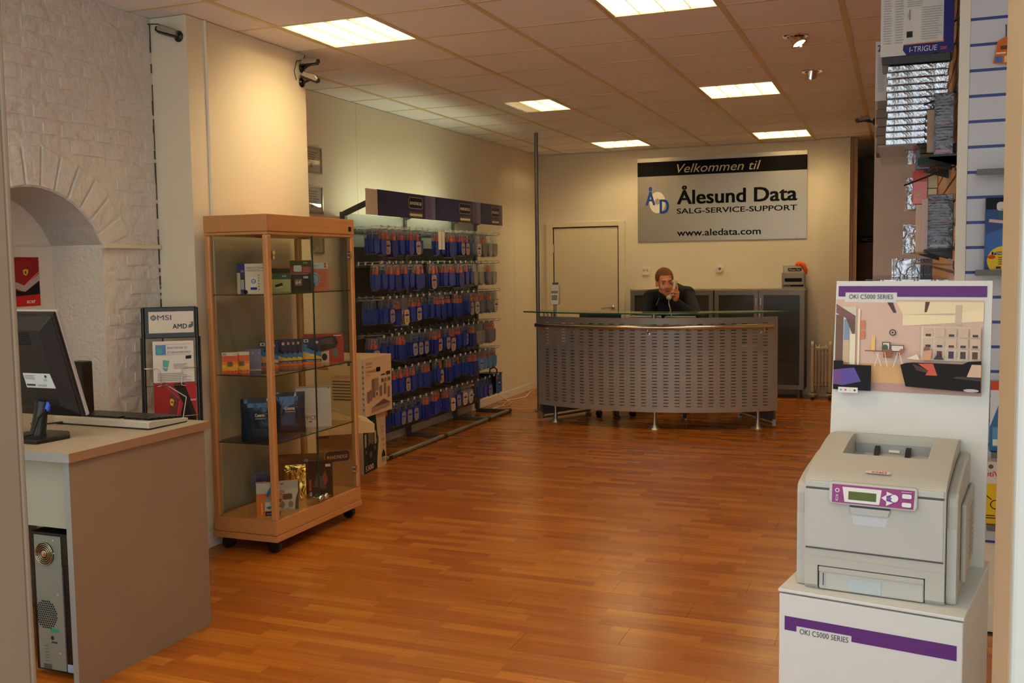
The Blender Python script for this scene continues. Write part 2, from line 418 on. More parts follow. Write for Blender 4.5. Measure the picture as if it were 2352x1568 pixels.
# ---- two tilted recessed spotlights
for (sx, sy, lit, lab) in ((-.609, 6.32, 1, 'chrome tilting ceiling spotlight, its lamp turned to show light'), (-.609, 7.52, 0, 'chrome tilting ceiling spotlight with its lamp turned away')):
    t = thing('ceiling_spotlight', lab, 'spotlight', (sx, sy, CZ), 0, 'tilting ceiling spotlights')
    MB().lathe([(.075, .006), (.078, 0), (.072, -.007), (.055, -.006), (.05, .004)], n=24).build('trim_ring', M_CHROME, t, 40)
    d = V(.45, -.3, -1).normalized() if lit else V(-.2, .3, -1).normalized()
    MB().lathe([(.042, -.02), (.042, .045), (.046, .06), (.04, .062), (.034, .05)], (0, 0, 0), d, 18).build('lamp_barrel', M_CHROME, t, 40)
    MB().lathe([(.034, .0), (.036, .052), (.02, .055), (.001, .056)], (0, 0, 0), d, 16).build('reflector_lamp', mat('halogen_lamp_lit' if lit else 'halogen_lamp_off', (255, 240, 220), .2, emit=6. if lit else 0.), t, 40)

# ---- left side: whitewashed brick wall with an arched niche
NY0, NY1, SPR, CRN = 3.11, 3.955, 1.69, 1.957
YC = (NY0+NY1)/2; HW = (NY1-NY0)/2; RISE = CRN-SPR
RA = (HW*HW+RISE*RISE)/(2*RISE); ZC = CRN-RA
def arch_z(y, off=0.): return ZC + math.sqrt(max((RA+off)**2-(y-YC)**2, 0))
XB = -3.82
w = MB(); NS = 14; ys = [NY0+(NY1-NY0)*i/NS for i in range(NS+1)]
w.face([(XB, 1.0, 0), (XB, NY0, 0), (XB, NY0, CZ), (XB, 1.0, CZ)][::-1]); w.face([(XB, NY1, 0), (XB, 4.39, 0), (XB, 4.39, CZ), (XB, NY1, CZ)][::-1])
for a, c in zip(ys, ys[1:]): w.face([(XB, a, arch_z(a)), (XB, c, arch_z(c)), (XB, c, CZ), (XB, a, CZ)][::-1])
w.face([(-4.4, 1.0, 0), (-4.4, 4.39, 0), (-4.4, 4.39, CZ), (-4.4, 1.0, CZ)])
wb = struct('wall_left_brick', w, M_BRICK, label='whitewashed brick wall with an arched niche beside the counter')
w = MB(); XN = -4.16
w.face([(XN, NY0, 0), (XN, NY1, 0), (XN, NY1, SPR), (XN, NY0, SPR)][::-1])
for a, c in zip(ys, ys[1:]):
    w.face([(XN, a, SPR-.001), (XN, c, SPR-.001), (XN, c, arch_z(c)), (XN, a, arch_z(a))][::-1])
w.build('niche_back', mat('niche_back_plaster', (222, 212, 198), .7, bump=(30, .15)), wb)
w = MB()
for sy in (NY0, NY1): w.face([(XB, sy, 0), (XN, sy, 0), (XN, sy, SPR), (XB, sy, SPR)])
w.build('niche_reveal', M_PLASTER, wb)
w = MB()
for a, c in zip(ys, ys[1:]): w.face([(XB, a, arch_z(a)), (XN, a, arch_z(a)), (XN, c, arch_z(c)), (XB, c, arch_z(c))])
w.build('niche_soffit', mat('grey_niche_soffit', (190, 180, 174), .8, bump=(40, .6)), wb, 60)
# voussoirs round the arch
TH = math.asin(HW/RA); NVO = 13; VO = .195
for k in range(NVO):
    a0, a1 = -TH-.05+(2*TH+.10)*k/NVO+.010, -TH-.05+(2*TH+.10)*(k+1)/NVO-.010
    po = []
    for (rr, aa) in ((RA+.006, a0), (RA+.006, a1), (RA+VO+random.uniform(-.012, .012), a1), (RA+VO+random.uniform(-.012, .012), a0)):
        po.append((YC+rr*math.sin(aa), ZC+rr*math.cos(aa)))
    MB().prism(po, (XB-.01, 0, 0), (0, 1, 0), (0, 0, 1), (1, 0, 0), .022+random.uniform(-.002, .002)).build('voussoir', M_BRICK, wb, bevel=.006)
# painted bricks in uneven courses
_bm = {}
def brick_mesh(wd_, v):
    k = (round(wd_, 2), v)
    if k not in _bm:
        rn = random.Random(hash(k) & 999); h = .066
        p = [(0+rn.uniform(0, .006), 0+rn.uniform(0, .006)), (wd_-rn.uniform(0, .008), rn.uniform(0, .006)), (wd_-rn.uniform(0, .008), h-rn.uniform(0, .006)), (rn.uniform(0, .006), h-rn.uniform(0, .006))]
        b_ = MB().prism(p, (0, 0, 0), (0, 1, 0), (0, 0, 1), (1, 0, 0), .014); me = b_.mesh('brick', M_BRICK)
        bm = bmesh.new(); bm.from_mesh(me); bmesh.ops.bevel(bm, geom=[e for e in bm.edges if all(v_.co.x > .005 for v_ in e.verts)], offset=.006, segments=2, affect='EDGES'); bm.to_mesh(me); bm.free()
        _bm[k] = me
    return _bm[k]
rnb = random.Random(3); z = .02; course = 0
while z < CZ-.075:
    y = 2.70 - (course % 2)*.12 + rnb.uniform(-.02, .02); head = course % 3 == 1
    while y < 4.36:
        L_ = .11 if head else .235; y2 = min(y+L_, 4.372)
        ym, zm = (y+y2)/2, z+.033
        inside = (NY0-.01 < y2 and y < NY1+.01 and z < SPR+.0)
        rr = math.hypot(ym-YC, zm-ZC); d_arch = abs(math.atan2(ym-YC, zm-ZC)) < TH+.09 and zm > SPR-.12 and rr < RA+VO+.06
        d_arch = d_arch or any(math.hypot(q-YC, zz-ZC) < RA+VO+.015 and zz > SPR-.1 and abs(math.atan2(q-YC, zz-ZC)) < TH+.075 for q in (y, y2) for zz in (z, z+.066))
        if not inside and not d_arch and y2-y > .05 and not (1.655 < z < 1.70 and y > NY1-.1):
            ob('brick', brick_mesh(round(y2-y-.008, 2), rnb.randrange(5)), wb, (XB-.0085+rnb.uniform(-.0015, .002), y, z+rnb.uniform(-.003, .003)))
        y += L_+.004
    z += .078; course += 1
box_ob('stone_ledge', mat('cream_ledge', (222, 212, 184), .5), XB-.01, NY1+.005, 1.672, XB+.022, 4.37, 1.694, wb, .003)
M_GAP = mat('dark_settlement_crack', (84, 80, 78), .9)
cb_ = MB()
zz = .1
while zz < 2.85:
    hgt = rnb.uniform(.008, .09); wdt = rnb.uniform(.0003, .005); cb_.box(XB-.004, 4.372-wdt, zz, XB+.0015, 4.379, zz+hgt); zz += hgt+rnb.choice([.0, .0, .004, .02, .06])
cb_.build('wall_crack', M_GAP, wb)
# ---- the pillar and the long left wall
pl = struct('wall_left_pillar', MB().box(-4.4, 4.38, 0, -3.58, 5.515, CZ), M_WALL, label='cream plastered pillar standing out from the left wall')
MB().tube([(-3.575, 4.53, .12), (-3.575, 4.53, CZ)], .009, 8).build('cable_conduit', M_TRIM, pl, 60)
bx = MB(); bx.box(-3.58, 4.37, 0, -3.568, 5.527, .09); bx.box(-4.0, 4.368, 0, -3.568, 4.38, .09); struct('baseboard_pillar', bx, M_TRIM, bevel=.003)
wl = struct('wall_left', MB().box(-4.4, 5.515, 0, -4.25, 11.95, CZ), M_WALL, label='long cream wall behind the peg rack')
for k, yy in enumerate((6.1, 7.3, 8.5, 9.7, 10.9)):
    box_ob('board_joint_strip', M_WALL, -4.2515, yy-.012, .1, -4.248, yy+.012, CZ, wl, .001)
struct('baseboard_left', MB().box(-4.25, 5.515, 0, -4.236, 11.8, .085), M_TRIM, bevel=.003)
# ---- far wall with the door
FY = 11.8
wf = struct('wall_far', MB().box(-4.25, FY, 0, -.80, FY+.15, CZ), M_WALL, label='cream far wall behind the reception desk')
struct('baseboard_far', MB().box(-3.1, FY-.014, 0, -.86, FY, .085), M_TRIM, bevel=.003)
struct('wall_far_right', MB().box(-.86, FY-.09, 0, -.53, FY+.15, CZ), M_WALL, label='cream boxed-in column at the right end of the far wall')
dr = struct('door_1', MB().box(-4.06, FY-.012, .01, -3.235, FY+.0, 2.0), mat('cream_door_paint', (224, 212, 182), .4), bevel=.002, label='plain cream flush door behind the reception desk')
fr = MB(); fr.box(-4.16, FY-.03, 0, -4.075, FY, 2.075); fr.box(-3.22, FY-.03, 0, -3.14, FY, 2.075); fr.box(-4.075, FY-.03, 2.013, -3.22, FY, 2.075)
fr.build('door_frame', mat('cream_frame_paint', (226, 216, 188), .4), dr, bevel=.004)
gp = MB(); gp.box(-4.075, FY-.004, 0, -4.06, FY-.001, 2.013); gp.box(-3.235, FY-.004, 0, -3.22, FY-.001, 2.013); gp.box(-4.06, FY-.004, 2.0, -3.235, FY-.001, 2.013)
gp.build('door_gap', mat('dark_gap', (60, 46, 28), .9), dr)
hd = MB(); hd.lathe([(.026, 0), (.026, .008), (.022, .012), (.01, .014), (.01, .045)], (-3.30, FY-.012, 1.008), (0, -1, 0), 18); hd.tube([(-3.30, FY-.055, 1.008), (-3.32, FY-.058, 1.008), (-3.43, FY-.058, 1.0)], .009, 8)
hd.build('door_handle', M_CHROME, dr, 40)
for zz in (.25, 1.75): MB().tube([(-4.067, FY-.03, zz-.05), (-4.067, FY-.03, zz+.05)], .007, 8).build('hinge', M_TRIM, dr, 40)
# ---- corridor beyond the far wall
struct('wall_corridor_left', MB().box(-.60, FY+.15, 0, -.53, 15.0, CZ), M_WALL)
struct('wall_corridor_end', MB().box(-.53, 14.6, 0, 1.0, 14.75, CZ), mat('brown_beige_wall', (196, 172, 138), .6))
tr = MB(); tr.box(-.53, FY-.04, 0, -.50, FY+.02, CZ); tr.box(-.50, FY-.02, 0, -.455, FY+.03, CZ); struct('trim_1', tr, mat('tan_trim', (176, 140, 98), .45), bevel=.003)
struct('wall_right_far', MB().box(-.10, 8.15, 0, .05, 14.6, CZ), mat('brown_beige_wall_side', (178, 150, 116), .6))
# ---- right side: partition panel, slatwall block
struct('wall_right_partition', MB().box(-.19, 8.0, 0, 1.0, 8.15, CZ), M_WALL2, label='grey-beige laminate partition behind the boxed software')
SX, SY = .215, 4.45
wr = struct('wall_right', MB().box(SX+.016, SY+.016, 0, 1.0, 8.0, CZ), M_WALL, label='display block clad in slatwall, beech on the aisle side, pale grey toward the entrance')
M_SLATW = mat('pale_grey_slatwall', (204, 206, 214), .35)
M_SLATB = grain('maple_slatwall', (190, 142, 88), (212, 168, 116), 'y', .35)
slat_f = MB().box(SX+.036, -.016, .006, 1.0, 0, .0955).mesh('slat', M_SLATW)
ins_f = MB().box(SX+.036, -.009, -.006, 1.0, 0, .006).mesh('slat_insert', mat('blue_slat_insert', (46, 70, 150), .4))
slat_s = MB().box(-.016, SY+.0, .007, 0, 8.0, .0945).mesh('slat', M_SLATB)
ins_s = MB().box(-.006, SY+.0, -.007, 0, 8.0, .007).mesh('slat_insert', mat('dark_slat_insert', (60, 54, 50), .4))
zk = [2.515-.1015*k for k in range(-4, 22)]
for z_ in zk:
    if z_ > CZ-.1: continue
    ob('slat', slat_f, wr, (0, SY+.016, z_)); ob('slat_insert', ins_f, wr, (0, SY+.016, z_))
    ob('slat', slat_s, wr, (SX+.016, 0, z_)); ob('slat_insert', ins_s, wr, (SX+.016, 0, z_))
struct('trim_2', MB().box(SX-.004, SY-.004, 0, SX+.036, SY+.012, CZ), M_TRIM, bevel=.002, label='white corner moulding of the slatwall block')
struct('baseboard_right', MB().box(SX+.03, SY-.002, 0, 1.0, SY+.016, .11), M_TRIM, bevel=.003)
struct('wall_right_near', MB().box(1.0, 1.03, 0, 1.15, 8.0, CZ), M_WALL)
# ---- entrance wall: doorway the photograph looks through, shop window beside it
M_JAMB = mat('grey_beige_door_lining', (136, 116, 94), .5)
DX0, DX1 = -1.358, .104
ew = MB(); ew.box(-3.82, 1.03, 0, -3.55, 1.2, CZ); ew.box(-3.55, 1.03, 0, -1.5, 1.2, .5); ew.box(-1.5, 1.03, 0, DX0-.02, 1.2, CZ)
ew.box(DX0-.02, 1.03, 2.45, DX1+.02, 1.2, 2.5); ew.box(DX1+.02, 1.03, 0, .26, 1.2, CZ); ew.box(.26, 1.03, 0, 1.0, 1.2, .5)
struct('wall_front', ew, M_WALL, label='entrance wall the doorway opens through')
dj = MB(); dj.box(DX0-.02, 1.03, 0, DX0, 1.203, 2.45); dj.box(DX0-.06, 1.203, 0, DX0, 1.215, 2.5); struct('trim_3', dj, M_JAMB, bevel=.004, label='left lining of the entrance doorway')
dj = MB(); dj.box(DX1, 1.035, 0, DX1+.02, 1.203, 2.45); struct('trim_4', dj, mat('tan_door_lining', (176, 150, 114), .5), bevel=.004, label='right lining of the entrance doorway')
dj = MB(); dj.box(DX1, 1.018, 0, DX1+.09, 1.034, 2.5); struct('trim_5', dj, mat('pale_architrave', (176, 172, 160), .45), bevel=.004, label='pale architrave on the entrance side of the doorway')
wn = struct('window_1', MB().box(-3.55, 1.10, .5, -1.5, 1.106, CZ), M_GLASS, label='tall shop window beside the entrance')
def wframe(p, x0, x1, z0):
    f = MB(); f.box(x0, 1.08, z0, x0+.04, 1.13, CZ); f.box(x1-.04, 1.08, z0, x1, 1.13, CZ); f.box(x0, 1.08, z0, x1, 1.13, z0+.04); f.box(x0, 1.08, CZ-.04, x1, 1.13, CZ); f.build('window_frame', M_ALU, p)
wframe(wn, -3.55, -1.5, .5)
wn = struct('window_2', MB().box(DX0, 1.10, 2.5, DX1, 1.106, CZ), M_GLASS, label='glazed transom over the entrance doorway'); wframe(wn, DX0, DX1, 2.5)  # transom out of view, added to let more daylight in
wn = struct('window_3', MB().box(.26, 1.10, .5, 1.0, 1.106, CZ), M_GLASS, label='narrow shop window right of the entrance'); wframe(wn, .26, 1.0, .5)  # another added opening out of view, brightens the room with daylight
# ================================================================== reception end of the room
def wp(o, t): o.parent = t; o.matrix_parent_inverse = Matrix.Translation(-Vector(t.location)); return o
M_SILVER = mat('silver_grey_metallic_paint', (160, 156, 150), .42, .3)
M_TGLASS = glass('green_frosted_glass_top', (.80, .90, .74), 1.0, .1, .45, (.62, .68, .40))  # desk glass with a pale green haze mixed in
M_GEDGE = mat('green_glass_edge', (40, 92, 62), .15)
desk = thing('reception_desk', 'curved silver reception desk with slotted front, glass top and chrome rail', 'reception desk', (-2.2, 9.3, 0))
DC = V(-2.345, 11.09, 0); DR = 2.167; DN = math.atan2(-.996, .087); DH = R(32.0)
def dpt(phi, r, z): a = DN+phi; return (DC.x + r*math.cos(a), DC.y + r*math.sin(a), z)
S = 2*DH*DR; zb, zt = .165, 1.045
cols = []; c0, cp, cw = .10, (S-.2-.046)/21, .046
for k in range(22): cols.append((c0+k*cp, c0+k*cp+cw))
rows = [(.985-.0293*k-.0036, .985-.0293*k+.0036) for k in range(27) if k != 1]; rows = rows[::-1]
pn = MB(); prev = 0.
def sq(s0, s1, z0, z1):
    p0, p1 = s0/DR-DH, s1/DR-DH
    pn.face([dpt(p0, DR, z0), dpt(p1, DR, z0), dpt(p1, DR, z1), dpt(p0, DR, z1)])
sl = [0.]; zl_ = [zb]
for a, b_ in cols: sl += [a, b_]
for a, b_ in rows: zl_ += [a, b_]
sl.append(S); zl_.append(zt)
for i in range(len(sl)-1):
    for j in range(len(zl_)-1):
        if not (i % 2 == 1 and j % 2 == 1): sq(sl[i], sl[i+1], zl_[j], zl_[j+1])
pme = pn.mesh('front_panel', M_SILVER); bm = bmesh.new(); bm.from_mesh(pme); bmesh.ops.remove_doubles(bm, verts=bm.verts, dist=1e-4); bm.to_mesh(pme); bm.free()
o = wp(ob('front_panel', pme), desk); md = o.modifiers.new('sheet', 'SOLIDIFY'); md.thickness = .004; md.offset = -1
# dark privacy screen lining part of the back, worktop and end panels
wt = MB(); n = 16
pts = [dpt(-DH*.96+2*DH*.96*i/n, DR-.03, 0)[:2] for i in range(n+1)] + [dpt(DH*.96-2*DH*.96*i/n, DR-.72, 0)[:2] for i in range(n+1)]
wt.prism(pts, (0, 0, .72), (1, 0, 0), (0, 1, 0), (0, 0, 1), .03); wp(wt.build('worktop', mat('grey_desk_laminate', (150, 142, 128), .4)), desk)
bs = MB(); pts = [dpt(-DH*.55+DH*1.25*i/n, DR-.07, 0)[:2] for i in range(n+1)] + [dpt(DH*.7-DH*1.25*i/n, DR-.085, 0)[:2] for i in range(n+1)]
bs.prism(pts, (0, 0, .22), (1, 0, 0), (0, 1, 0), (0, 0, 1), .68); wp(bs.build('modesty_panel', mat('dark_modesty_board', (52, 48, 44), .6)), desk)
for sg in (-1, 1):
    e = MB(); a = sg*DH*.985
    p0, p1 = V(*dpt(a, DR-.02, 0)), V(*dpt(a, DR-.68, 0))
    e.bar(p0+V(0, 0, .39), p1+V(0, 0, .39), .02, .66); wp(e.build('end_panel', mat('blue_grey_end_panel', (74, 80, 92), .45)), desk)
    f = MB(); f.bar(p0+V(0, 0, .03), p1+V(0, 0, .03), .03, .02); f.bar(p0+V(0, 0, .02), p0+V(0, 0, .08), .03, .03, up=(1, 0, 0)); f.bar(p1+V(0, 0, .0), p1+V(0, 0, .08), .03, .03, up=(1, 0, 0))
    wp(f.build('end_foot', M_STEEL), desk)
for ph in (-DH*.86, 0.02, DH*.86):
    x, y, _ = dpt(ph, DR-.06, 0)
    wp(MB().lathe([(.062, 0), (.06, .006), (.035, .016), (.022, .04), (.016, .10), (.016, .19)], (x, y, 0), n=18).build('foot', M_ALU, smooth=50), desk)
for ph in (-DH*.5, DH*.3):
    x, y, _ = dpt(ph, DR-.62, 0); wp(MB().lathe([(.04, 0), (.04, .006), (.018, .02), (.018, .72)], (x, y, 0), n=12).build('rear_leg', M_DARK, smooth=50), desk)
gt = MB(); n = 28; g0, g1 = DH*1.06, DH*1.05
pts = [dpt(-g0+(g0+g1)*i/n, DR+.13, 0)[:2] for i in range(n+1)]
pts += [dpt(g1-.10-(g0+g1-.10)*i/n, DR-.20, 0)[:2] for i in range(n+1)]
gt.prism(pts, (0, 0, 1.085), (1, 0, 0), (0, 1, 0), (0, 0, 1), .012)
gt.m = [0, 0] + [1]*(len(gt.f)-2); wp(gt.build('glass_top', [M_TGLASS, M_GEDGE]), desk)
for ph in (-DH*.86, 0.02, DH*.86):
    x, y, _ = dpt(ph, DR-.035, 0); wp(MB().lathe([(.02, 1.0), (.02, 1.08), (.03, 1.0845)], (x, y, 0), n=14).build('glass_standoff', M_ALU, smooth=50), desk)
rl = MB(); rl.tube([dpt(-DH*.965+DH*1.895*i/30, DR+.075, .962) for i in range(31)], .021, 12); wp(rl.build('hand_rail', mat('polished_steel_rail', (205, 196, 186), .2, 1.), smooth=50), desk)
for ph in (-DH*.9, 0.0, DH*.86):
    k = MB(); k.tube([dpt(ph, DR+.002, .90), dpt(ph, DR+.05, .90), dpt(ph, DR+.075, .925), dpt(ph, DR+.075, .945)], .008, 8); k.lathe([(.016, 0), (.016, .012)], dpt(ph, DR, .90), V(*dpt(ph, 1, 0))-V(DC.x, DC.y, 0), 12)
    wp(k.build('rail_bracket', M_CHROME, smooth=40), desk)
# ---- steel post from floor to ceiling behind the desk
t = thing('ceiling_post', 'thin grey steel post from floor to ceiling beside the reception desk', 'post', (-3.54, 9.74, 0))
MB().tube([(0, 0, .008), (0, 0, CZ-.001)], .021, 14).build('shaft', M_STEEL, t, 40); MB().lathe([(.05, 0), (.05, .008), (.025, .012)], n=16).build('base_plate', M_STEEL, t, 40)
# ---- things on the desk
c_ = fy(1275, 700, 9.42)
ct = thing('card_terminal', 'pale grey card payment terminal on a slim stand at the end of the reception desk', 'card terminal', (c_[0], 9.42, .75), R(10))
cs = MB(); cs.lathe([(.06, 0), (.06, .012), (.02, .02), (.017, .36), (.02, .40)], n=16); cs.build('stand', mat('light_grey_stand', (190, 186, 172), .4), ct, 50)
bd = MB(); bd.prism([(-.075, .0), (.04, .0), (.06, .04), (.055, .15), (.03, .19), (-.02, .20), (-.05, .1)], (-.04, 0, .40), (0, 1, 0), (0, 0, 1), (1, 0, 0), .085)
tb = bd.build('terminal_body', mat('pale_terminal_plastic', (206, 200, 184), .45), ct, bevel=.008)
q = Pr((-.03, -.066, .445), (1, 0, 0), (0, .3, 1)); q.rect(.005, .0, .06, .05, (52, 52, 56))
for i in range(4): q.rect(.009+i*.0125, .004, .018+i*.0125, .046, (150, 150, 150))
q.rect(.0, .07, .065, .095, (120, 128, 110)); q.build('keypad_and_screen', tb)
MB().box(-.03, .02, .595, .03, .05, .62).build('paper_cover', M_DARK, ct, bevel=.004)
MB().tube([(0, .05, .01), (-.05, .07, .08), (-.08, .02, .3), (-.12, 0, .345), (-.1, .05, .01)], .004, 6).build('cable', M_BLACK, ct, 40)
x_ = fy(1352, 725, 9.45)[0]; x2 = fy(1425, 725, 9.45)[0]
mn = thing('monitor', 'black flat computer monitor seen over the slotted desk front', 'monitor', ((x_+x2)/2, 9.45, .75), R(8))
hw_ = (x2-x_)/2
MB().box(-hw_, -.02, .06, hw_, .02, .325).build('screen_housing', M_BLACK, mn, bevel=.006); MB().box(-hw_+.01, .0201, .075, hw_-.01, .0225, .31).build('screen', mat('dark_lcd', (30, 34, 40), .2), mn)
MB().lathe([(.09, 0), (.09, .012), (.02, .02), (.02, .07)], n=18).build('stand', M_BLACK, mn, 40)
x_ = fy(1330, 725, 9.5)[0]
pb = thing('desk_phone', 'black desk telephone beside the monitor on the reception desk', 'telephone', (x_, 9.5, .75), R(-8))
MB().prism([(-.09, 0), (.09, 0), (.09, .07), (.02, .11), (-.09, .03)], (-.1, 0, 0), (0, 1, 0), (0, 0, 1), (1, 0, 0), .2).build('base', M_BLACK, pb, bevel=.006)
MB().tube([(-.08, -.06, .09), (-.08, 0, .13), (-.08, .07, .15)], [.022, .018, .024], 10).build('handset', M_BLACK, pb, 50)
MB().box(-.02, .04, .1, .09, .085, .33).build('speaker_flap', M_DARK, pb, bevel=.01)
x_ = fy(1490, 729, 9.15)[0]
for i in range(2): MB().box(-.16+i*.33, -.05, 0, .12+i*.33, .05, .30).build('paper_tray', mat('white_tray', (216, 196, 168), .5), None, bevel=.004, loc=(x_-.02, 9.2, .75), label='pale letter tray standing behind the desk front below the glass, %s' % ('beside the monitor' if i == 0 else 'in front of the person'), cat='letter tray', group='letter trays')
# ---- office chair tucked behind the desk
oc = thing('office_chair', 'black office chair with star base tucked behind the reception desk', 'chair', (-2.74, 9.86, 0), R(35))
for k in range(5):
    a = 2*math.pi*k/5; ca, sa = math.cos(a), math.sin(a)
    l = MB().bar((0, 0, .10), (.28*ca, .28*sa, .07), .04, .025).build('leg', M_BLACK, oc, bevel=.004); MB().lathe([(.03, -.022), (.03, .022)], (.29*ca, .29*sa, .03), (-sa, ca, 0), 12).build('castor', M_BLACK, l, 40)
MB().lathe([(.03, .09), (.03, .3), (.022, .3), (.022, .46)], n=12).build('gas_column', M_DARK, oc, 40)
MB().box(-.23, -.23, .46, .23, .23, .53).build('seat', mat('black_seat_fabric', (28, 28, 30), .9), oc, bevel=.03)
MB().box(-.2, .2, .56, .2, .25, .93).build('backrest', mat('black_seat_fabric', (28, 28, 30), .9), oc, bevel=.03); MB().bar((0, .05, .45), (0, .24, .62), .05, .02).build('back_strut', M_BLACK, oc)

# ================================================================== the person on the telephone
def place(M4, p): return M4 @ Vector(p)
M_SKIN = mat('fair_skin', (216, 146, 110), .5); M_HAIR = mat('short_ginger_brown_hair', (122, 70, 34), .6, bump=(160, .5)); M_SWEAT = mat('dark_navy_sweater', (15, 18, 28), .85, bump=(300, .1)); M_TROU = mat('dark_trousers', (30, 30, 36), .85)
HD = Vector(fy(1527, 648, 9.5))
fw_ = V(math.sin(R(25)), -math.cos(R(25)), -.20).normalized(); up_ = V(-.09, .02, 1); rt_ = up_.cross(fw_).normalized()*-1; up_ = fw_.cross(rt_).normalized()*1
if up_.z < 0: up_ = -up_
rt_ = fw_.cross(up_).normalized()
HM = Matrix(((rt_.x, fw_.x, up_.x, HD.x), (rt_.y, fw_.y, up_.y, HD.y), (rt_.z, fw_.z, up_.z, HD.z), (0, 0, 0, 1))); HR = HM.to_3x3(); HS = 1.07
def hb(b, c, r, nu=16, nv=11): b.ball(HM @ (Vector(c)*HS), tuple(v*HS for v in (r if isinstance(r, tuple) else (r, r, r))), nu, nv, rot=HR)
def hc(b, p, q, r0, r1=None): b.capsule(HM @ (Vector(p)*HS), HM @ (Vector(q)*HS), r0, r1)
def P3(x, y, Y): return Vector(fy(x, y, Y))
SHL, SHR = P3(1496, 684, 9.78), P3(1577, 676, 9.88)            # shoulders, as seen
CHEST, BACK, PELV = P3(1533, 708, 9.86), P3(1546, 678, 9.98), Vector((P3(1533, 700, 9.9).x, 10.36, .96))
ELL, ELR = P3(1481, 738, 9.55), P3(1602, 734, 9.58); WRR, WRL = P3(1549, 692, 9.47), P3(1512, 752, 9.42)
def limbs(b, g):
    b.ball(CHEST, (.16+g, .13+g, .15+g)); b.ball(BACK, (.15+g, .12+g, .11+g)); b.capsule(CHEST, PELV, .145+g, .15+g, 14); b.capsule(BACK, PELV, .12+g, .14+g, 14)
    b.capsule(SHL, SHR, .072+g, .072+g, 12)
    for s_, e_, w_ in ((SHL, ELL, WRL), (SHR, ELR, WRR)):
        b.capsule(s_, e_, .062+g, .048+g, 12); b.capsule(e_, w_, .045+g, .031+g*.8, 12)
HIPL, HIPR = PELV+V(-.1, 0, -.04), PELV+V(.1, 0, -.04)
def legs(b, g):
    b.ball(PELV, (.17+g, .13+g, .12+g))
    for h_, sx in ((HIPL, -1), (HIPR, 1)):
        kn, an = h_+V(.02*sx, -.05, -.43), V(h_.x+.03*sx, h_.y+.03, .09)
        b.capsule(h_, kn, .085+g, .058+g, 12); b.capsule(kn, an, .054+g, .04+g*1.3, 12)
def remeshed(mb, name, m, vox, it=6, parent=None):
    o = mb.build(name, m, parent); md = o.modifiers.new('fuse', 'REMESH'); md.mode = 'VOXEL'; md.voxel_size = vox; md.use_smooth_shade = True
    s_ = o.modifiers.new('soften', 'SMOOTH'); s_.iterations = it; s_.factor = .5
    baked(o)
    for p in o.data.polygons: p.use_smooth = True
    if not o.data.materials: o.data.materials.append(m)
    return o
b = MB(); limbs(b, 0); legs(b, 0)
for h_, sx in ((HIPL, -1), (HIPR, 1)):
    an = V(h_.x+.03*sx, h_.y+.03, .09); b.capsule(an, an+V(0, 0, -.03), .04, .042); b.capsule(V(an.x, an.y+.02, .042), V(an.x+.02*sx, an.y-.17, .034), .042, .034)
NECKB = (SHL+SHR)/2 + V(.0, .0, .03)
b.capsule(HM @ (V(0, -.035, -.07)*HS), NECKB, .056, .064, 14)
hb(b, (0, -.018, .035), (.076, .097, .088)); hb(b, (0, .028, -.022), (.064, .072, .082)); hb(b, (0, .048, -.075), (.045, .044, .034)); hb(b, (0, .062, -.098), (.028, .024, .018))
hb(b, (0, .080, .036), (.05, .018, .012)); hc(b, (0, .099, .012), (0, .117, -.024), .0075, .0125)
for sx in (-1, 1):
    hb(b, (.036*sx, .066, -.03), (.026, .026, .026)); hb(b, (.075*sx, -.004, -.008), (.012, .021, .034)); hb(b, (.011*sx, .106, -.028), .009); hb(b, (.040*sx, .028, -.068), (.020, .040, .024))
# the hand that holds the receiver: palm, four fingers, thumb
PALM = [P3(1551, 688, 9.455), P3(1553, 681, 9.435), P3(1555, 673, 9.425)]
b.capsule(WRR, PALM[0], .029, .03, 12); b.capsule(PALM[0], PALM[1], .030, .031, 12); b.capsule(PALM[1], PALM[2], .030, .025, 12)
FING = [[(1556, 668, 9.42), (1556, 660, 9.405), (1553.5, 651, 9.41)], [(1555, 668, 9.41), (1548.5, 664.5, 9.375), (1541.5, 667, 9.385)], [(1555, 673, 9.405), (1547.5, 670.5, 9.37), (1540, 673, 9.38)], [(1554, 679, 9.41), (1547, 677, 9.375), (1540.5, 679, 9.38)]]
for f_, r_ in zip(FING, (.0098, .0105, .0100, .0088)):
    a_ = [P3(*p) for p in f_]; b.capsule(a_[0], a_[1], r_, r_*.94); b.capsule(a_[1], a_[2], r_*.94, r_*.82)
th = [P3(1551, 684, 9.455), P3(1545, 676, 9.468), P3(1541, 667, 9.468)]; b.capsule(th[0], th[1], .013, .0115); b.capsule(th[1], th[2], .0115, .0095)
b.capsule(WRL, WRL+V(.06, -.03, -.02), .028, .03, 12)
for k in range(4): p_ = WRL+V(.075, -.06+.02*k, -.02); b.capsule(p_, p_+V(.07, -.01, -.015), .0095, .008)
b.capsule(WRL+V(.03, -.05, -.02), WRL+V(.07, -.09, -.03), .012, .0095)
person = remeshed(b, 'person', M_SKIN, .0055, 4)
person['label'] = 'person in a dark navy sweater leaning over the reception desk, telephone at the ear'; person['category'] = 'person'
b = MB(); limbs(b, .018); NK = HM @ (V(0, -.045, -.125)*HS); b.capsule(NECKB+V(0, .01, -.02), NK, .085, .066, 14); b.ball((SHL+SHR)/2+V(0, .05, .02), (.13, .1, .07))
b.capsule(SHL, NECKB, .075, .08, 12); b.capsule(SHR, NECKB+V(0, .04, .01), .085, .09, 12)
sw = remeshed(b, 'sweater', M_SWEAT, .011, 4, person); sw['label'] = 'dark navy zip sweater'
b = MB(); legs(b, .016); remeshed(b, 'trousers', M_TROU, .014, 4, person)
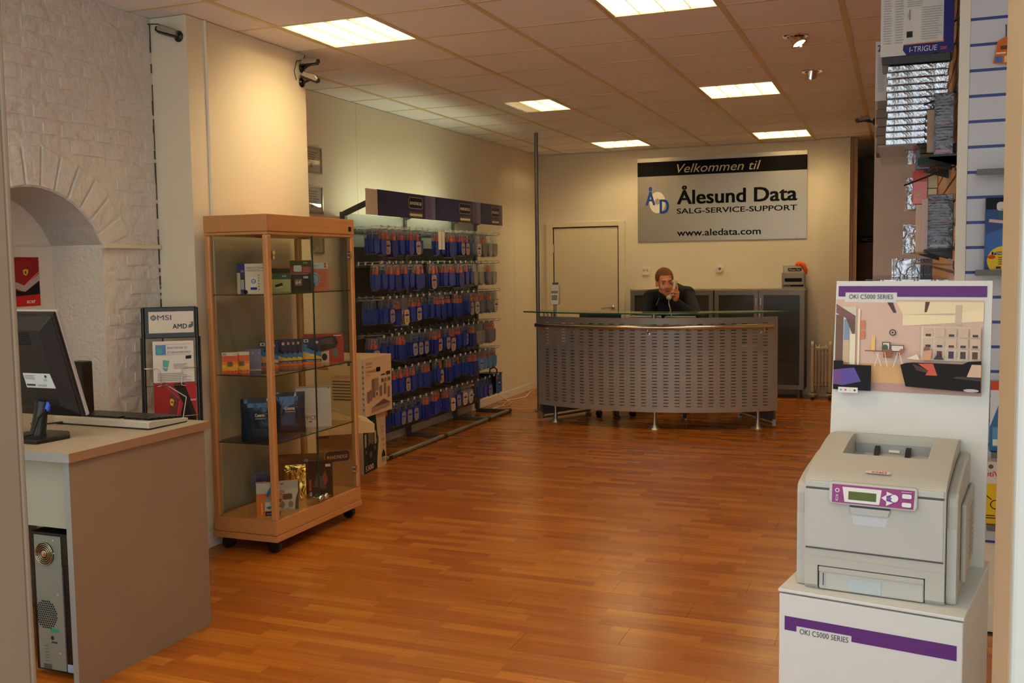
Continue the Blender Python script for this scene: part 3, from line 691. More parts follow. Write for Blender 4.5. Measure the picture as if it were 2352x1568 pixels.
for h_, sx in ((HIPL, -1), (HIPR, 1)):
    an = V(h_.x+.03*sx, h_.y+.03, .09); MB().capsule(V(an.x, an.y+.03, .047), V(an.x+.02*sx, an.y-.19, .044), .05, .042, 12).build('shoe', M_BLACK, person, 60)
b = MB(); b.ball((0, 0, 0), (.083*HS, .103*HS, .094*HS), 110, 80)
hme = b.mesh('hair', M_HAIR, 80); bm = bmesh.new(); bm.from_mesh(hme)
for v_ in bm.verts: v_.co += Vector((0, -.020, .040))*HS
def bald(c):
    x, y, z = c/HS
    if y > .045: return z < .082 - .25*max(0, abs(x)-.045)
    if y > .0: return z < .012+1.0*max(0, y-.012)
    return z < -.045
bmesh.ops.delete(bm, geom=[f for f in bm.faces if bald(f.calc_center_median())], context='FACES')
bm.transform(HM); bm.to_mesh(hme); bm.free(); ho = ob('hair', hme, person); md = ho.modifiers.new('body', 'SOLIDIFY'); md.thickness = .012; md.offset = -1
for sx in (-1, 1):
    e = MB(); hb(e, (.031*sx, .0865, .013), (.0125, .0105, .0065)); eo = e.build('eye', mat('eye_white', (176, 152, 140), .3), person, 60)
    e = MB(); hb(e, (.031*sx+.003, .0955, .0125), (.0062, .0035, .0062)); e.build('iris', mat('dark_blue_iris', (40, 48, 60), .2), eo, 60)
    e = MB(); hc(e, (.016*sx, .100, .0345), (.031*sx, .0985, .0370), .0036, .0040); hc(e, (.031*sx, .0985, .0370), (.047*sx, .087, .033), .0040, .003); e.build('eyebrow', M_HAIR, person, 60)
    e = MB(); hb(e, (.031*sx, .0885, .0190), (.0155, .0115, .0050)); e.build('eyelid', mat('eyelid_skin', (180, 112, 84), .55), person, 60)
e = MB(); hb(e, (0, .0935, -.0575), (.022, .0085, .0046)); hb(e, (0, .092, -.0655), (.019, .0085, .005)); e.build('lips', mat('lips', (176, 96, 84), .45), person, 60)
MB().tube([P3(1517.5, 672, 9.62), P3(1515, 681, 9.60), P3(1511, 692, 9.585), P3(1507, 701, 9.58)], .0028, 6).build('drawstring', mat('pale_cord', (160, 156, 150), .7), person, 40)
# receiver and its cord
ph = thing('telephone_receiver', 'cream telephone receiver held to the person\'s ear', 'telephone receiver', tuple(P3(1541, 682, 9.41)))
pt_ = [P3(1551.5, 647, 9.44), P3(1550, 655, 9.425), P3(1547.5, 664, 9.412), P3(1543.5, 674, 9.408), P3(1537.5, 684, 9.405)]
o = MB().tube([p for p in pt_], [.021, .0165, .0150, .0165, .022], 12).build('handle', mat('cream_telephone_plastic', (206, 196, 168), .4), None, 60); wp(o, ph)
o = MB().capsule(pt_[0], pt_[0]+V(-.022, .018, -.002), .022, .024).build('earpiece', mat('cream_telephone_plastic', (206, 196, 168), .4), None, 60); wp(o, ph)
o = MB().capsule(pt_[-1], pt_[-1]+V(-.012, .018, .004), .022, .024).build('mouthpiece', mat('cream_telephone_plastic', (206, 196, 168), .4), None, 60); wp(o, ph)
o = MB().tube([P3(1536, 689, 9.405), P3(1536, 697, 9.40), P3(1539, 707, 9.38), P3(1541.5, 718, 9.36), P3(1544, 735, 9.36)], .0042, 6).build('cord', mat('grey_phone_cord', (168, 164, 156), .5), None, 40); wp(o, ph)

# ================================================================== far wall: sign, sockets, cabinets, heater
sg = thing('welcome_sign', 'brushed metal welcome sign with black banner, blue logo and bold black lettering', 'sign', (-2.978, FY, 1.81))
M_SIGN = mat('brushed_sign_metal', (176, 170, 156), .32, .75)
MB().box(0, -.012, 0, 1.981, 0, 1.0).build('plate', M_SIGN, sg)
BK, BL = (14, 14, 14), (24, 62, 140)
q = Pr((0, -.012, 0)); q.rect(0, .782, 1.981, .953, BK); q.build('black_banner', sg)
q = Pr((0, -.013, 0)); q.text('Velkommen til', .482, .812, .148, (206, 194, 170), .0, .28, width=.98); q.build('welcome_lettering', sg)
q = Pr((0, -.012, 0)); q.text('Ålesund', .488, .44, .235, BK, .036, width=.80); q.build('company_lettering', sg); q = Pr((0, -.012, 0)); q.text('Data', 1.392, .44, .235, BK, .036, width=.475); q.build('company_lettering', sg); q = Pr((0, -.012, 0)); q.text('SALG-SERVICE-SUPPORT', .48, .326, .088, BK, .03, width=1.39); q.build('slogan_lettering', sg); q = Pr((0, -.012, 0)); q.text('www.aledata.com', .484, .06, .112, BK, .026, width=.98); q.build('web_lettering', sg)
q = Pr((0, -.012, 0)); q.disc(.243, .468, .098, (232, 228, 216), ry=.128, n=32); q.disc(.243, .478, .032, (150, 145, 132), ry=.037); q.ring(.243, .478, .034, .004, (190, 186, 176), ry=.039)
q.text('Å', .104, .44, .235, BL, .03, width=.108); q.text('D', .277, .338, .238, BL, .034, width=.102); q.build('logo', sg)
for x, z_ in ((.09, .975), (1.87, .975), (.1, .015), (1.0, .015), (1.87, .015)): MB().lathe([(.006, 0), (.005, .004)], (x, -.012, z_), (0, -1, 0), 8).build('screw', M_STEEL, sg)
so = thing('wall_socket', 'square double power socket on the far wall beside the cream door', 'socket', (-2.88, FY, 1.455))
MB().box(-.045, -.02, -.05, .045, 0, .05).build('cover', M_TRIM, so, bevel=.006)
q = Pr((0, -.02, 0)); 
for sx in (-1, 1):
    q.disc(.02*sx, .008, .015, (190, 180, 150), n=14); q.disc(.02*sx-.005, .012, .003, (70, 60, 44), n=8); q.disc(.02*sx+.006, .0, .003, (70, 60, 44), n=8)
q.build('outlets', so)
p_ = fy(1654, 617, FY); t = thing('round_socket', 'round white wall box on the far wall below the welcome sign', 'socket', (p_[0], FY, p_[2]))
MB().lathe([(.046, 0), (.046, .022), (.04, .028), (.016, .029), (.015, .02), (.001, .02)], (0, 0, 0), (0, -1, 0), 24).build('cover', M_TRIM, t, 40); MB().lathe([(.013, .02), (.011, .025), (.004, .026)], (0, 0, 0), (0, -1, 0), 12).build('centre_hole', mat('brass_socket', (120, 100, 60), .4, .5), t)
M_FROST = glass('smoked_frosted_glass', (.34, .34, .31), 1.0, .25, .22, (.22, .21, .19))
M_CABA = mat('cabinet_aluminium', (128, 122, 114), .4, .5)
def cabinet(x0, x1, lab):
    y0, y1, zt_ = 11.45, 11.79, 1.243
    t = thing('glass_door_cabinet', lab, 'cabinet', ((x0+x1)/2, (y0+y1)/2, 0)); hw = (x1-x0)/2; d = (y1-y0)/2
    b = MB(); z0 = .10
    b.box(-hw, -d+.02, z0, -hw+.018, d, zt_-.02); b.box(hw-.018, -d+.02, z0, hw, d, zt_-.02); b.box(-hw, -d+.02, z0, hw, d, z0+.018); b.box(-hw+.018, d-.006, z0, hw-.018, d, zt_-.02); b.build('carcass', mat('dark_grey_cabinet', (98, 92, 84), .5), t)
    MB().box(-hw-.004, -d-.0, zt_-.02, hw+.004, d, zt_).build('top', mat('grey_cabinet_top', (168, 158, 138), .45), t)
    for z_ in (.44, .80): MB().box(-hw+.018, -d+.05, z_, hw-.018, d-.006, z_+.018).build('shelf', mat('pale_shelf', (196, 184, 156), .5), t)
    for sx in (-1, 1):
        a, c = (-hw+.002, -.003) if sx < 0 else (.003, hw-.002); f = .05
        b = MB(); b.box(a, -d, z0, a+f, -d+.018, zt_-.022); b.box(c-f, -d, z0, c, -d+.018, zt_-.022); b.box(a+f, -d, z0, c-f, -d+.018, z0+f); b.box(a+f, -d, zt_-.022-f, c-f, -d+.018, zt_-.022)
        dd = b.build('door', M_CABA, t); MB().box(a+f, -d+.006, z0+f, c-f, -d+.011, zt_-.022-f).build('pane', M_FROST, dd)
        hx = -.025 if sx < 0 else .025; MB().tube([(hx, -d, 1.05), (hx, -d-.025, 1.055), (hx, -d-.025, 1.135), (hx, -d, 1.14)], .005, 8).build('handle', M_CHROME, dd, 40)
    for sx in (-1, 1):
        for sy in (-1, 1): MB().lathe([(.018, 0), (.018, .1)], ((hw-.06)*sx, (d-.05)*sy, 0), n=12).build('leg', M_CABA, t, 40)
    return t
cabinet(-2.99, -2.003, 'low cabinet with smoked glass doors partly behind the person'); cabinet(-1.993, -.985, 'low cabinet with smoked glass doors under the mouse pad display')
for i, (x, w_, z_, h_, c) in enumerate(((-1.17, .2, .818, .24, (226, 214, 184)), (-1.22, .3, .458, .10, (206, 192, 160)), (-1.16, .24, .118, .26, (222, 212, 186)))):
    MB().box(-w_/2, -.08, 0, w_/2, .08, h_).build('paper_stack', mat('pale_paper_%d' % i, c, .7), None, loc=(x, 11.66, z_), label='pale stack of paper behind the smoked cabinet door, %s shelf' % ('upper', 'middle', 'bottom')[i], cat='paper stack', group='paper stacks in the cabinet')
md_ = thing('mouse_pad_display', 'grey cardboard mouse pad display box standing on the right cabinet', 'display box', (-1.12, 11.62, 1.2435), R(3))
hb_ = MB(); hb_.box(-.125, -.12, 0, .125, .12, .006); hb_.box(-.125, -.12, 0, .125, -.112, .175); hb_.box(-.125, -.12, 0, -.117, .12, .175); hb_.box(.117, -.12, 0, .125, .12, .175); hb_.box(-.125, .112, 0, .125, .12, .255)
hb_.build('tray', mat('grey_display_card', (156, 152, 146), .6), md_)
MB().box(-.11, .085, .006, .11, .11, .25).build('header', mat('pale_display_header', (196, 190, 178), .6), md_)
q = Pr((0, -.12, 0)); q.poly(rrect(.19, .042, .012, 3, 0, .095), (26, 26, 26)); q.rect(-.11, .02, .11, .042, (26, 26, 26)); q.text('Mouse Pad', -.105, .025, .017, (190, 186, 180)); q.build('front_print', md_)
q = Pr((0, .085, 0)); q.rect(-.07, .195, .08, .228, (26, 26, 26)); q.text('Mouse Pad', -.062, .202, .028, (220, 214, 204), .0, .2, width=.13); q.rect(-.06, .186, .07, .191, (170, 60, 40)); q.build('header_print', md_)
og = thing('plush_claw', 'orange knobbly toy claw hooked over the mouse pad display', 'toy', (-1.03, 11.67, 1.5))
MB().tube([(.04, -.01, -.1), (.035, -.02, -.05), (.01, -.03, 0), (-.03, -.03, .03), (-.06, -.04, .02), (-.065, -.045, -.005)], [.012, .024, .03, .026, .018, .01], 10).build('body', mat('orange_plush', (226, 98, 26), .7), og, 60)
MB().tube([(-.01, -.035, .02), (-.035, -.06, .015), (-.04, -.065, -.01)], [.016, .014, .008], 8).build('finger', mat('orange_plush', (226, 98, 26), .7), og, 60)
# oil radiator
rd = thing('oil_radiator', 'beige oil-filled radiator on castors beside the cabinet', 'radiator', (-.80, 11.52, 0), R(4))
M_RAD = mat('beige_radiator_enamel', (196, 182, 152), .4)
for k in range(2): MB().prism(rrect(.16, .58, .05, 5, 0, .36), (-.115+.19*k, 0, 0), (0, 1, 0), (0, 0, 1), (1, 0, 0), .032).build('end_cover', M_RAD, rd, bevel=.008)
fin = MB(); fin.prism(rrect(.14, .5, .04, 4, 0, .36), (-.004, 0, 0), (0, 1, 0), (0, 0, 1), (1, 0, 0), .008)
for zz in (.16, .56): fin.lathe([(.028, -.02), (.028, .02)], (0, 0, zz), (1, 0, 0), 12)
for yy in (-.045, .0, .045): fin.bar((0, yy, .17), (0, yy, .55), .02, .02)
fme = fin.mesh('fin', M_RAD)
for k in range(4): ob('fin', fme, rd, (-.062+.036*k, 0, 0))
for k in range(2):
    x = -.095+.19*k; f_ = MB().box(x-.04, -.11, .055, x+.04, .11, .062).build('foot_plate', M_RAD, rd)
    for sy in (-1, 1): MB().lathe([(.026, -.018), (.026, .018)], (x, .1*sy, .028), (1, 0, 0), 14).build('castor', M_BLACK, f_, 40)
# brown cupboard and board in the corridor
p_ = fy(1987, 560, 13.2)
cu = thing('corridor_cupboard', 'dark brown cupboard standing in the corridor', 'cupboard', (-.335, 13.3, 0)); MB().box(-.17, -.2, 0, .17, .2, 1.77).build('body', mat('dark_brown_veneer', (104, 52, 30), .45), cu, bevel=.004); MB().box(-.165, -.206, .03, .165, -.2, 1.74).build('door', mat('dark_brown_veneer_door', (110, 56, 32), .45), cu)
bc = thing('carry_case', 'black case lying on top of the brown cupboard', 'case', (-.33, 13.3, 1.7705)); MB().box(-.14, -.15, 0, .14, .15, .075).build('shell', M_BLACK, bc, bevel=.02); MB().tube([(-.05, -.15, .03), (-.05, -.18, .035), (.05, -.18, .035), (.05, -.15, .03)], .008, 6).build('handle', M_BLACK, bc)
wbz = thing('leaning_board', 'tall pale yellow board hung on the corridor side wall', 'board', (-.10, 9.4, 1.5)); MB().box(-.025, -.9, .06, -.001, .5, .68).build('panel', mat('pale_yellow_board', (240, 220, 140), .5), wbz); MB().box(-.022, -.85, -1.5, -.006, -.82, .06).build('pole', M_TRIM, wbz)
# ================================================================== peg rack of cable packs along the left wall
rk = thing('peg_rack', 'dark grey retail peg rack with blue header signs along the left wall', 'display rack', (-4.0, 8.25, 0))
M_RK = mat('rack_grey_steel', (92, 92, 88), .45, .3); M_RKD = mat('rack_dark_panel', (52, 50, 46), .55)
UY = [6.93, 7.97, 8.99, 9.56]; RX = -4.17
for y in UY:
    u = wp(box_ob('upright', M_RK, RX-.03, y-.02, .03, RX+.015, y+.02, 2.0), rk)
    a = MB(); a.bar((RX, y, 1.985), (-3.87, y, 2.10), .03, .04); wp(a.build('header_arm', M_RK), rk)
    f = MB(); f.box(RX-.02, y-.02, .0, -3.82, y+.02, .035); wp(f.build('foot', M_RK, bevel=.004), rk)
for a, c in zip(UY, UY[1:]):
    wp(box_ob('back_panel', mat('rack_pale_top_panel', (170, 172, 164), .5), RX-.012, a+.02, 1.72, RX-.004, c-.02, 1.99), rk)  # top panel coloured paler to paint in the header tube's light
    wp(box_ob('back_panel', M_RKD, RX-.012, a+.02, .42, RX-.004, c-.02, 1.72), rk)
    for k in range(3): wp(MB().box(RX-.004, a+.02, .10+.105*k, RX+.02, c-.02, .185+.105*k).build('base_board', mat('rack_taupe_board', (84, 76, 66), .5), bevel=.006), rk)
ROWZ = [1.855, 1.568, 1.282, .972, .69, .405]
for z in ROWZ:
    for a, c in zip(UY, UY[1:]): wp(box_ob('hook_rail', M_RK, RX+.0, a+.02, z-.018, RX+.014, c-.02, z+.014), rk)
ft = MB(); ft.tube([(-3.815, 6.86, .022), (-3.815, 9.57, .022)], .02, 10); wp(ft.build('front_foot_rail', mat('rail_grey', (120, 116, 106), .4, .4), smooth=50), rk)
for y in UY: wp(MB().tube([(-3.815, y-.03, .022), (-3.815, y+.03, .022)], .0225, 10).build('rail_clamp', M_BLACK, smooth=50), rk)
# header signs, lit from behind by a fluorescent tube
NAVY = (22, 24, 84)
for k, (a, c) in enumerate(zip(UY, UY[1:])):
    hd = wp(box_ob('header_sign', mat('header_navy_board', (30, 30, 92), .35), -3.868, a+.004, 1.962, -3.858, c-.004, 2.168), rk)
    q = Pr((-3.858, a+.004, 1.962), (0, 1, 0), (0, 0, 1), rough=.35); w_ = c-a-.008
    q.rect(0, 0, w_, .206, (20, 20, 76)); q.rect(w_*.80, 0, w_, .206, (74, 66, 110)); q.rect(w_*.90, 0, w_, .206, (108, 98, 128)) if k else q.rect(w_*.92, 0, w_, .206, (94, 84, 122))
    cx = w_*.63 if k < 2 else w_*.66
    s_ = 1.0 if k < 2 else .8
    q.poly(rrect(.27*s_, .098, .03, 4, cx, .13), (150, 132, 96)); q.poly(rrect(.255*s_, .086, .026, 4, cx, .13), (16, 18, 44)); q.text('BANDRIDGE', cx, .114, .038, (226, 216, 190), .012, align='C', width=.22*s_)
    q.poly(rrect(.27*s_, .05, .02, 4, cx, .03), (70, 64, 84)); q.greek(cx-.115*s_, .012, cx+.115*s_, .05, 1, (206, 190, 140), .5, 0)
    o = q.build('header_print', None); o.parent = hd
wp(box_ob('header_end_flap', mat('white_translucent_flap', (226, 214, 196), .5), -3.872, 6.755, 1.965, -3.862, 6.93, 2.165), rk)
M_HT = mat('lit_header_tube', (255, 255, 255), .4); _b = M_HT.node_tree.nodes['Principled BSDF']; _b.inputs['Emission Color'].default_value = (.92, 1.0, .66, 1); _b.inputs['Emission Strength'].default_value = HEADER_STRENGTH
for a, c in zip(UY[:2], UY[1:3]):
    fxt = wp(box_ob('lamp_batten', M_HOUS, -3.92, a+.05, 2.035, -3.875, c-.05, 2.06), rk); o = MB().tube([(-3.905, a+.08, 2.078), (-3.905, c-.08, 2.078)], .013, 8).build('lamp_tube', M_HT); o.parent = fxt
hk = MB(); hk.tube([(0, 0, -.004), (.03, 0, 0), (.27, 0, .006), (.30, 0, .018)], .0028, 6); hk.tube([(0, 0, .022), (.05, 0, .022), (.30, 0, .03)], .0018, 5); hk.box(-.002, -.012, -.02, .004, .012, .03)
hk_me = hk.mesh('peg_hook', M_CHROME); tip_me = MB().box(.292, -.012, .012, .296, .012, .034).mesh('price_tip', mat('clear_price_tip', (206, 210, 206), .2))
# ---- the packs
M_CLR = glass('blister_plastic', (.86, .88, .90), 1.3, .06, .12, (.75, .78, .85))
def shell_poly(w, h, r, kind):
    if kind == 'bag': return [(-w/2, -h), (w/2, -h), (w/2, 0), (-w/2, 0)]
    p = [(-w*.32, 0), (w*.32, 0)]
    p += [(w/2, -h*.18)]
    for i in range(7):
        t = R(0 - 180*i/6); p.append((w/2*math.cos(t) if False else w/2*math.cos(t), -h+w*.45 + w*.45*math.sin(t)))
    p += [(-w/2, -h*.18)]
    return p
def pack_kind(key, w, h, blue, plug, card, kind='shell'):
    d = {}
    b = MB(); b.prism(shell_poly(w, h, .03, kind), (-.001, 0, .014), (0, 1, 0), (0, 0, 1), (1, 0, 0), .0014); d['shell'] = b.mesh('blister_pack', M_CLR)
    if blue is not None:
        b = MB(); ww = w*.82; po = [(-ww/2, -h*.36), (ww/2, -h*.36)] + [(ww/2*math.cos(R(-180*i/6)), -h*.96+ww*.42+ww*.42*math.sin(R(-180*i/6))) for i in range(7)]
        b.prism(po, (.0012, 0, .014), (0, 1, 0), (0, 0, 1), (1, 0, 0), .019); d['cable'] = b.mesh('cable_coil', mat('cable_%s' % key, blue, .32, coat=.15, spec=.35))
    if plug is not None:
        b = MB(); b.box(.002, -w*.14, -h*.36+.014, .016, w*.14, -h*.20+.014); b.box(.005, -w*.09, -h*.16+.014, .012, w*.09, -h*.08+.014); d['plug'] = b.mesh('plug', mat('plug_%s' % key, plug, .35, coat=.4))
    if card is not None:
        q = Pr((.0205, -w*.40, -h*.93+.014), (0, 1, 0), (0, 0, 1)); cw, ch = w*.8, h*.52
        q.poly(rrect(cw, ch, w*.25, 4, cw/2, ch/2), card); q.greek(cw*.2, ch*.12, cw*.8, ch*.45, 4, (90, 90, 110)); q.rect(cw*.15, ch*.55, cw*.85, ch*.70, (40, 60, 150)); q.rect(cw*.3, ch*.76, cw*.7, ch*.84, (200, 90, 50))
        d['card'] = q.b.mesh('insert_card', [pm(c, .35) for c in q.c])
    return d
TAN = (170, 144, 126); BLU = (28, 52, 150)
KIND = {'blue': pack_kind('blue', .105, .215, BLU, (206, 74, 34), TAN), 'bluebig': pack_kind('bluebig', .125, .235, (25, 42, 132), (206, 84, 40), TAN), 'blueplain': pack_kind('blueplain', .10, .205, (30, 56, 150), (36, 48, 104), (150, 140, 150)),
        'clear': pack_kind('clear', .13, .225, (112, 112, 116), (200, 78, 50), (206, 192, 176)), 'grey': pack_kind('grey', .13, .225, (140, 138, 134), None, (212, 200, 184)), 'tan': pack_kind('tan', .11, .235, None, None, (222, 196, 150), 'bag'),
        'lightbag': pack_kind('lightbag', .11, .2, (86, 132, 190), (150, 90, 70), (120, 160, 200), 'bag')}
NAMES = {'blue': 'blue cable blister pack with orange plug', 'bluebig': 'large dark blue cable blister pack with orange plug', 'blueplain': 'plain blue cable blister pack', 'clear': 'clear blister pack with dark grey cable', 'grey': 'clear blister pack with pale grey cable', 'tan': 'tan carded accessory pack', 'lightbag': 'light blue bagged cable pack'}
ORD = ['top', 'second', 'third', 'fourth', 'fifth', 'lowest']
rp = random.Random(11); npack = 0
for r, z in enumerate(ROWZ):
    y = 6.985
    while y < 9.53:
        if any(abs(y-u) < .03 for u in UY): y += .045; continue
        # lower left corner hides behind the stacked boxes
        hid = (r >= 4 and y < 7.12)
        o = ob('peg_hook', hk_me, None, (RX+.014, y, z)); wp(o, rk); o.location = (RX+.014, y, z)
        tp = ob('price_tip', tip_me, o)
        if y > 9.0: kd = rp.choice(['clear', 'grey', 'grey']) if r < 4 else ('lightbag' if r == 4 else 'blueplain')
        elif r == 2 and 7.35 < y < 7.55: kd = 'tan'
        elif r == 5 and y > 8.3: kd = rp.choice(['tan', 'grey', 'blueplain'])
        elif r == 4 and y < 7.5: kd = rp.choice(['tan', 'blue'])
        elif r in (0, 1): kd = rp.choice(['blue', 'blue', 'bluebig', 'blueplain'])
        elif r == 3: kd = rp.choice(['blueplain', 'blueplain', 'bluebig', 'blue'])
        else: kd = rp.choice(['blue', 'blueplain', 'bluebig'])
        K = KIND[kd]; step = .0245
        cnt = 0 if (r == 0 and 8.02 < y < 8.14) else (rp.choice([2, 3, 4]) if r not in (3,) else rp.choice([3, 4]))
        if hid: cnt = 0
        x = -3.925 - (0.03 if rp.random() < .3 else 0)
        for i in range(cnt):
            p = ob('blister_pack', K['shell'], None, (x-step*i, y, z-.012), (0, rp.uniform(-.03, .03), rp.uniform(-.05, .05)), label='%s, %s on its hook, %s peg row' % (NAMES[kd], ('foremost', 'second', 'third', 'fourth')[i], ORD[r]), cat='cable pack', group='%s packs, %s on the hook, %s peg row' % (kd, ('foremost', 'second', 'third', 'fourth')[i], ORD[r]))
            for part in ('cable', 'plug'):
                if part in K: ob({'cable': 'cable_coil', 'plug': 'plug'}[part], K[part], p)
            if 'card' in K and ((i == 0 and rp.random() < .3) or kd == 'tan'): ob('insert_card', K['card'], p)
            npack += 1
        y += {'blue': .118, 'bluebig': .138, 'blueplain': .114, 'clear': .142, 'grey': .142, 'tan': .125, 'lightbag': .12}[kd]
print('packs', npack)
for i in range(2): MB().box(0, -.03, -.16, .002, .03, 0).build('price_card', mat('white_price_card', (230, 226, 212), .6), None, loc=(-3.86, 8.05+.07*i, 1.862), label='white price card hanging on an empty hook of the top peg row', cat='price card', group='price cards on the peg rack')
# dark boxed switch hanging at the lower right end of the rack
t = thing('boxed_switch', 'black and blue boxed gadget at the right end of the lowest peg row', 'product box', (-3.93, 9.47, .23)); MB().box(-.14, -.1, 0, .05, .06, .20).build('carton', mat('blue_gadget_carton', (36, 84, 150), .4), t)
q = Pr((-.14, -.1, 0)); q.rect(.0, .0, .19, .2, (14, 14, 18)); q.poly(rrect(.17, .18, .03, 4, .095, .1), (22, 22, 28)); q.build('window_print', t)
q = Pr((.05, -.1, 0), (0, 1, 0)); q.rect(0, 0, .16, .2, (44, 96, 168)); q.poly(rrect(.06, .05, .01, 3, .09, .1), (30, 30, 40)); q.rect(.07, .09, .11, .11, (220, 220, 220)); q.rect(.0, .15, .05, .18, (200, 80, 60)); q.build('side_print', t)
MB().tube([(-.05, -.02, .2), (-.05, -.02, .24), (.0, -.02, .26), (.03, -.02, .235), (.03, -.02, .2)], .008, 6).build('carry_handle', M_BLACK, t)
# cables on the floor by the left wall
for i, (pts, lab) in enumerate((([(-4.1, 9.6, .006), (-4.05, 9.95, .006), (-4.16, 10.4, .006), (-4.06, 10.7, .006), (-4.18, 11.2, .006), (-4.2, 11.7, .006)], 'white cable lying loose along the left wall'), ([(-4.22, 10.0, .28), (-4.17, 10.15, .10), (-4.05, 10.22, .006), (-4.0, 10.0, .006), (-4.12, 9.85, .006), (-4.2, 9.9, .006)], 'white cable looping down from the left wall to the floor'))):
    cu_ = []
    for a, c in zip(pts, pts[1:]):
        for k in range(5): cu_.append(tuple(Vector(a).lerp(Vector(c), k/5)))
    MB().tube(cu_, .005, 6).build('cable', mat('white_cable', (214, 200, 170), .5), None, 60, label=lab, cat='cable')

# ---- framed certificates on the left wall
for i, (z0, z1) in enumerate(((2.285, 2.485), (1.975, 2.19), (1.665, 1.80))):
    t = thing('picture_frame', ['framed certificate with a striped reflection, topmost on the left wall', 'framed certificate with a crest, between two others on the left wall', 'framed certificate lowest on the left wall, seen through the display cabinet'][i], 'picture frame', (-4.25, 6.58, z0), 0, 'certificates on the left wall'); h_ = z1-z0
    b = MB(); b.box(0, -.145, 0, .018, -.135, h_); b.box(0, .135, 0, .018, .145, h_); b.box(0, -.135, 0, .018, .135, .01); b.box(0, -.135, h_-.01, .018, .135, h_); b.build('frame', M_ALU, t)
    MB().box(.001, -.135, .01, .008, .135, h_-.01).build('certificate', mat('certificate_paper', (206, 192, 182), .6), t)
    q = Pr((.008, -.135, .01), (0, 1, 0)); q.greek(.04, h_*.35, .23, h_*.8, 5, (150, 130, 126)); q.disc(.135, h_*.25, .022, (150, 120, 110)); q.ring(.135, h_*.25, .05, .003, (170, 150, 140)); q.build('certificate_print', t)  # printed lines and crest, alike on every certificate
    MB().box(.009, -.135, .01, .011, .135, h_-.01).build('pane', M_GLASS, t)

# ================================================================== stacked cartons between cabinet and rack
def carton(name, lab, cat, loc, rz, w, d, h, m, group=None, bevel=.002):
    """front face looks along local -y; returns the carton mesh (root)"""
    return MB().box(-w/2, 0, 0, w/2, d, h).build(name, m, None, bevel=bevel, loc=loc, rot=rz, label=lab, cat=cat, group=group)
M_CRT = mat('white_carton', (216, 190, 152), .6)
lowc = carton('speaker_carton', 'lower carton of the pair by the rack, showing a dark speaker set and 5300', 'carton', (-3.74, 6.575, 0), R(96), .43, .36, .435, mat('dark_green_carton', (196, 172, 140), .6))
q = Pr((-.215, 0, 0)); q.rect(0, 0, .43, .435, (206, 180, 144)); q.poly([(0, 0), (.24, 0), (.28, .2), (.24, .435), (0, .435)], (22, 58, 48)); q.rect(0, 0, .25, .06, (30, 40, 38)); q.rect(.09, .2, .19, .38, (112, 88, 78))
for x, y, r_ in ((.05, .16, .03), (.13, .13, .055), (.21, .17, .04), (.25, .22, .03)): q.disc(x, y, r_, (40, 44, 46), ry=r_*1.6); q.disc(x, y, r_*.5, (78, 80, 78))
q.rect(.02, .2, .05, .3, (176, 160, 140)); q.rect(.2, .2, .235, .3, (176, 160, 140)); q.text('5300', .02, .018, .055, (196, 176, 150), .03, width=.15)
q.ring(.36, .29, .026, .004, (150, 130, 104)); q.rect(.34, .2, .39, .215, (160, 140, 112)); q.rect(.37, .15, .38, .17, (170, 60, 40)); q.poly([(.33, .07), (.40, .07), (.40, .1), (.37, .13), (.34, .1)], (50, 46, 44)); q.greek(.33, .03, .40, .06, 3, (150, 130, 104)); q.build('front_print', lowc)
upc = carton('home_cinema_carton', 'white home-cinema carton with speakers pictured, resting on the dark speaker carton', 'carton', (-3.70, 6.585, .4355), R(93), .46, .42, .44, M_CRT)
q = Pr((-.23, 0, 0)); q.text('HITACHI', .025, .385, .03, (70, 60, 54), .01, width=.1); q.greek(.025, .365, .12, .378, 1, (130, 112, 92)); q.text('5.1 CH DIGITAL THEATER', .02, .325, .028, (196, 72, 44), .012, width=.16); q.text('SYSTEM', .02, .30, .02, (196, 72, 44), .01, width=.07)
q.poly(rrect(.075, .035, .016, 4, .225, .34), (24, 20, 18)); q.rect(.27, .285, .34, .298, (90, 78, 66)); q.rect(.36, .283, .43, .31, (60, 52, 46)); q.rect(.275, .235, .31, .262, (90, 78, 66)); q.rect(.325, .235, .36, .262, (120, 106, 90)); q.rect(.38, .235, .43, .262, (120, 106, 90))
q.rect(.115, .135, .22, .275, (150, 124, 104)); q.rect(.115, .135, .15, .275, (126, 100, 84)); q.disc(.19, .155, .026, (216, 190, 156), ry=.03); q.disc(.19, .155, .01, (24, 20, 18), ry=.015)
for x, y in ((.045, .115), (.085, .125), (.26, .14), (.33, .15), (.395, .12)): q.poly(rrect(.036, .085, .008, 3, x, y+.03), (132, 108, 92))
q.poly([(.10, .06), (.30, .105), (.42, .065), (.24, .055)], (110, 88, 76)); q.poly([(.10, .02), (.40, .035), (.42, .065), (.10, .06)], (158, 132, 108)); q.build('front_print', upc)
q = Pr((-.23, .42, 0), (0, -1, 0), (0, 0, 1)); q.text('CE', .20, .39, .035, (60, 52, 44), .01); q.rect(.28, .385, .31, .42, (60, 52, 44)); q.rect(.33, .385, .36, .42, (90, 78, 66)); q.greek(.03, .345, .12, .375, 1, (190, 80, 50), .6, 0); q.text('CARACTERISTICAS', .15, .29, .028, (190, 80, 50), .01, width=.2); q.greek(.15, .12, .36, .28, 7, (96, 80, 66)); q.rect(.4, .02, .417, .42, (196, 186, 178)); q.greek(.402, .04, .415, .4, 9, (120, 110, 120)); q.build('side_print', upc)
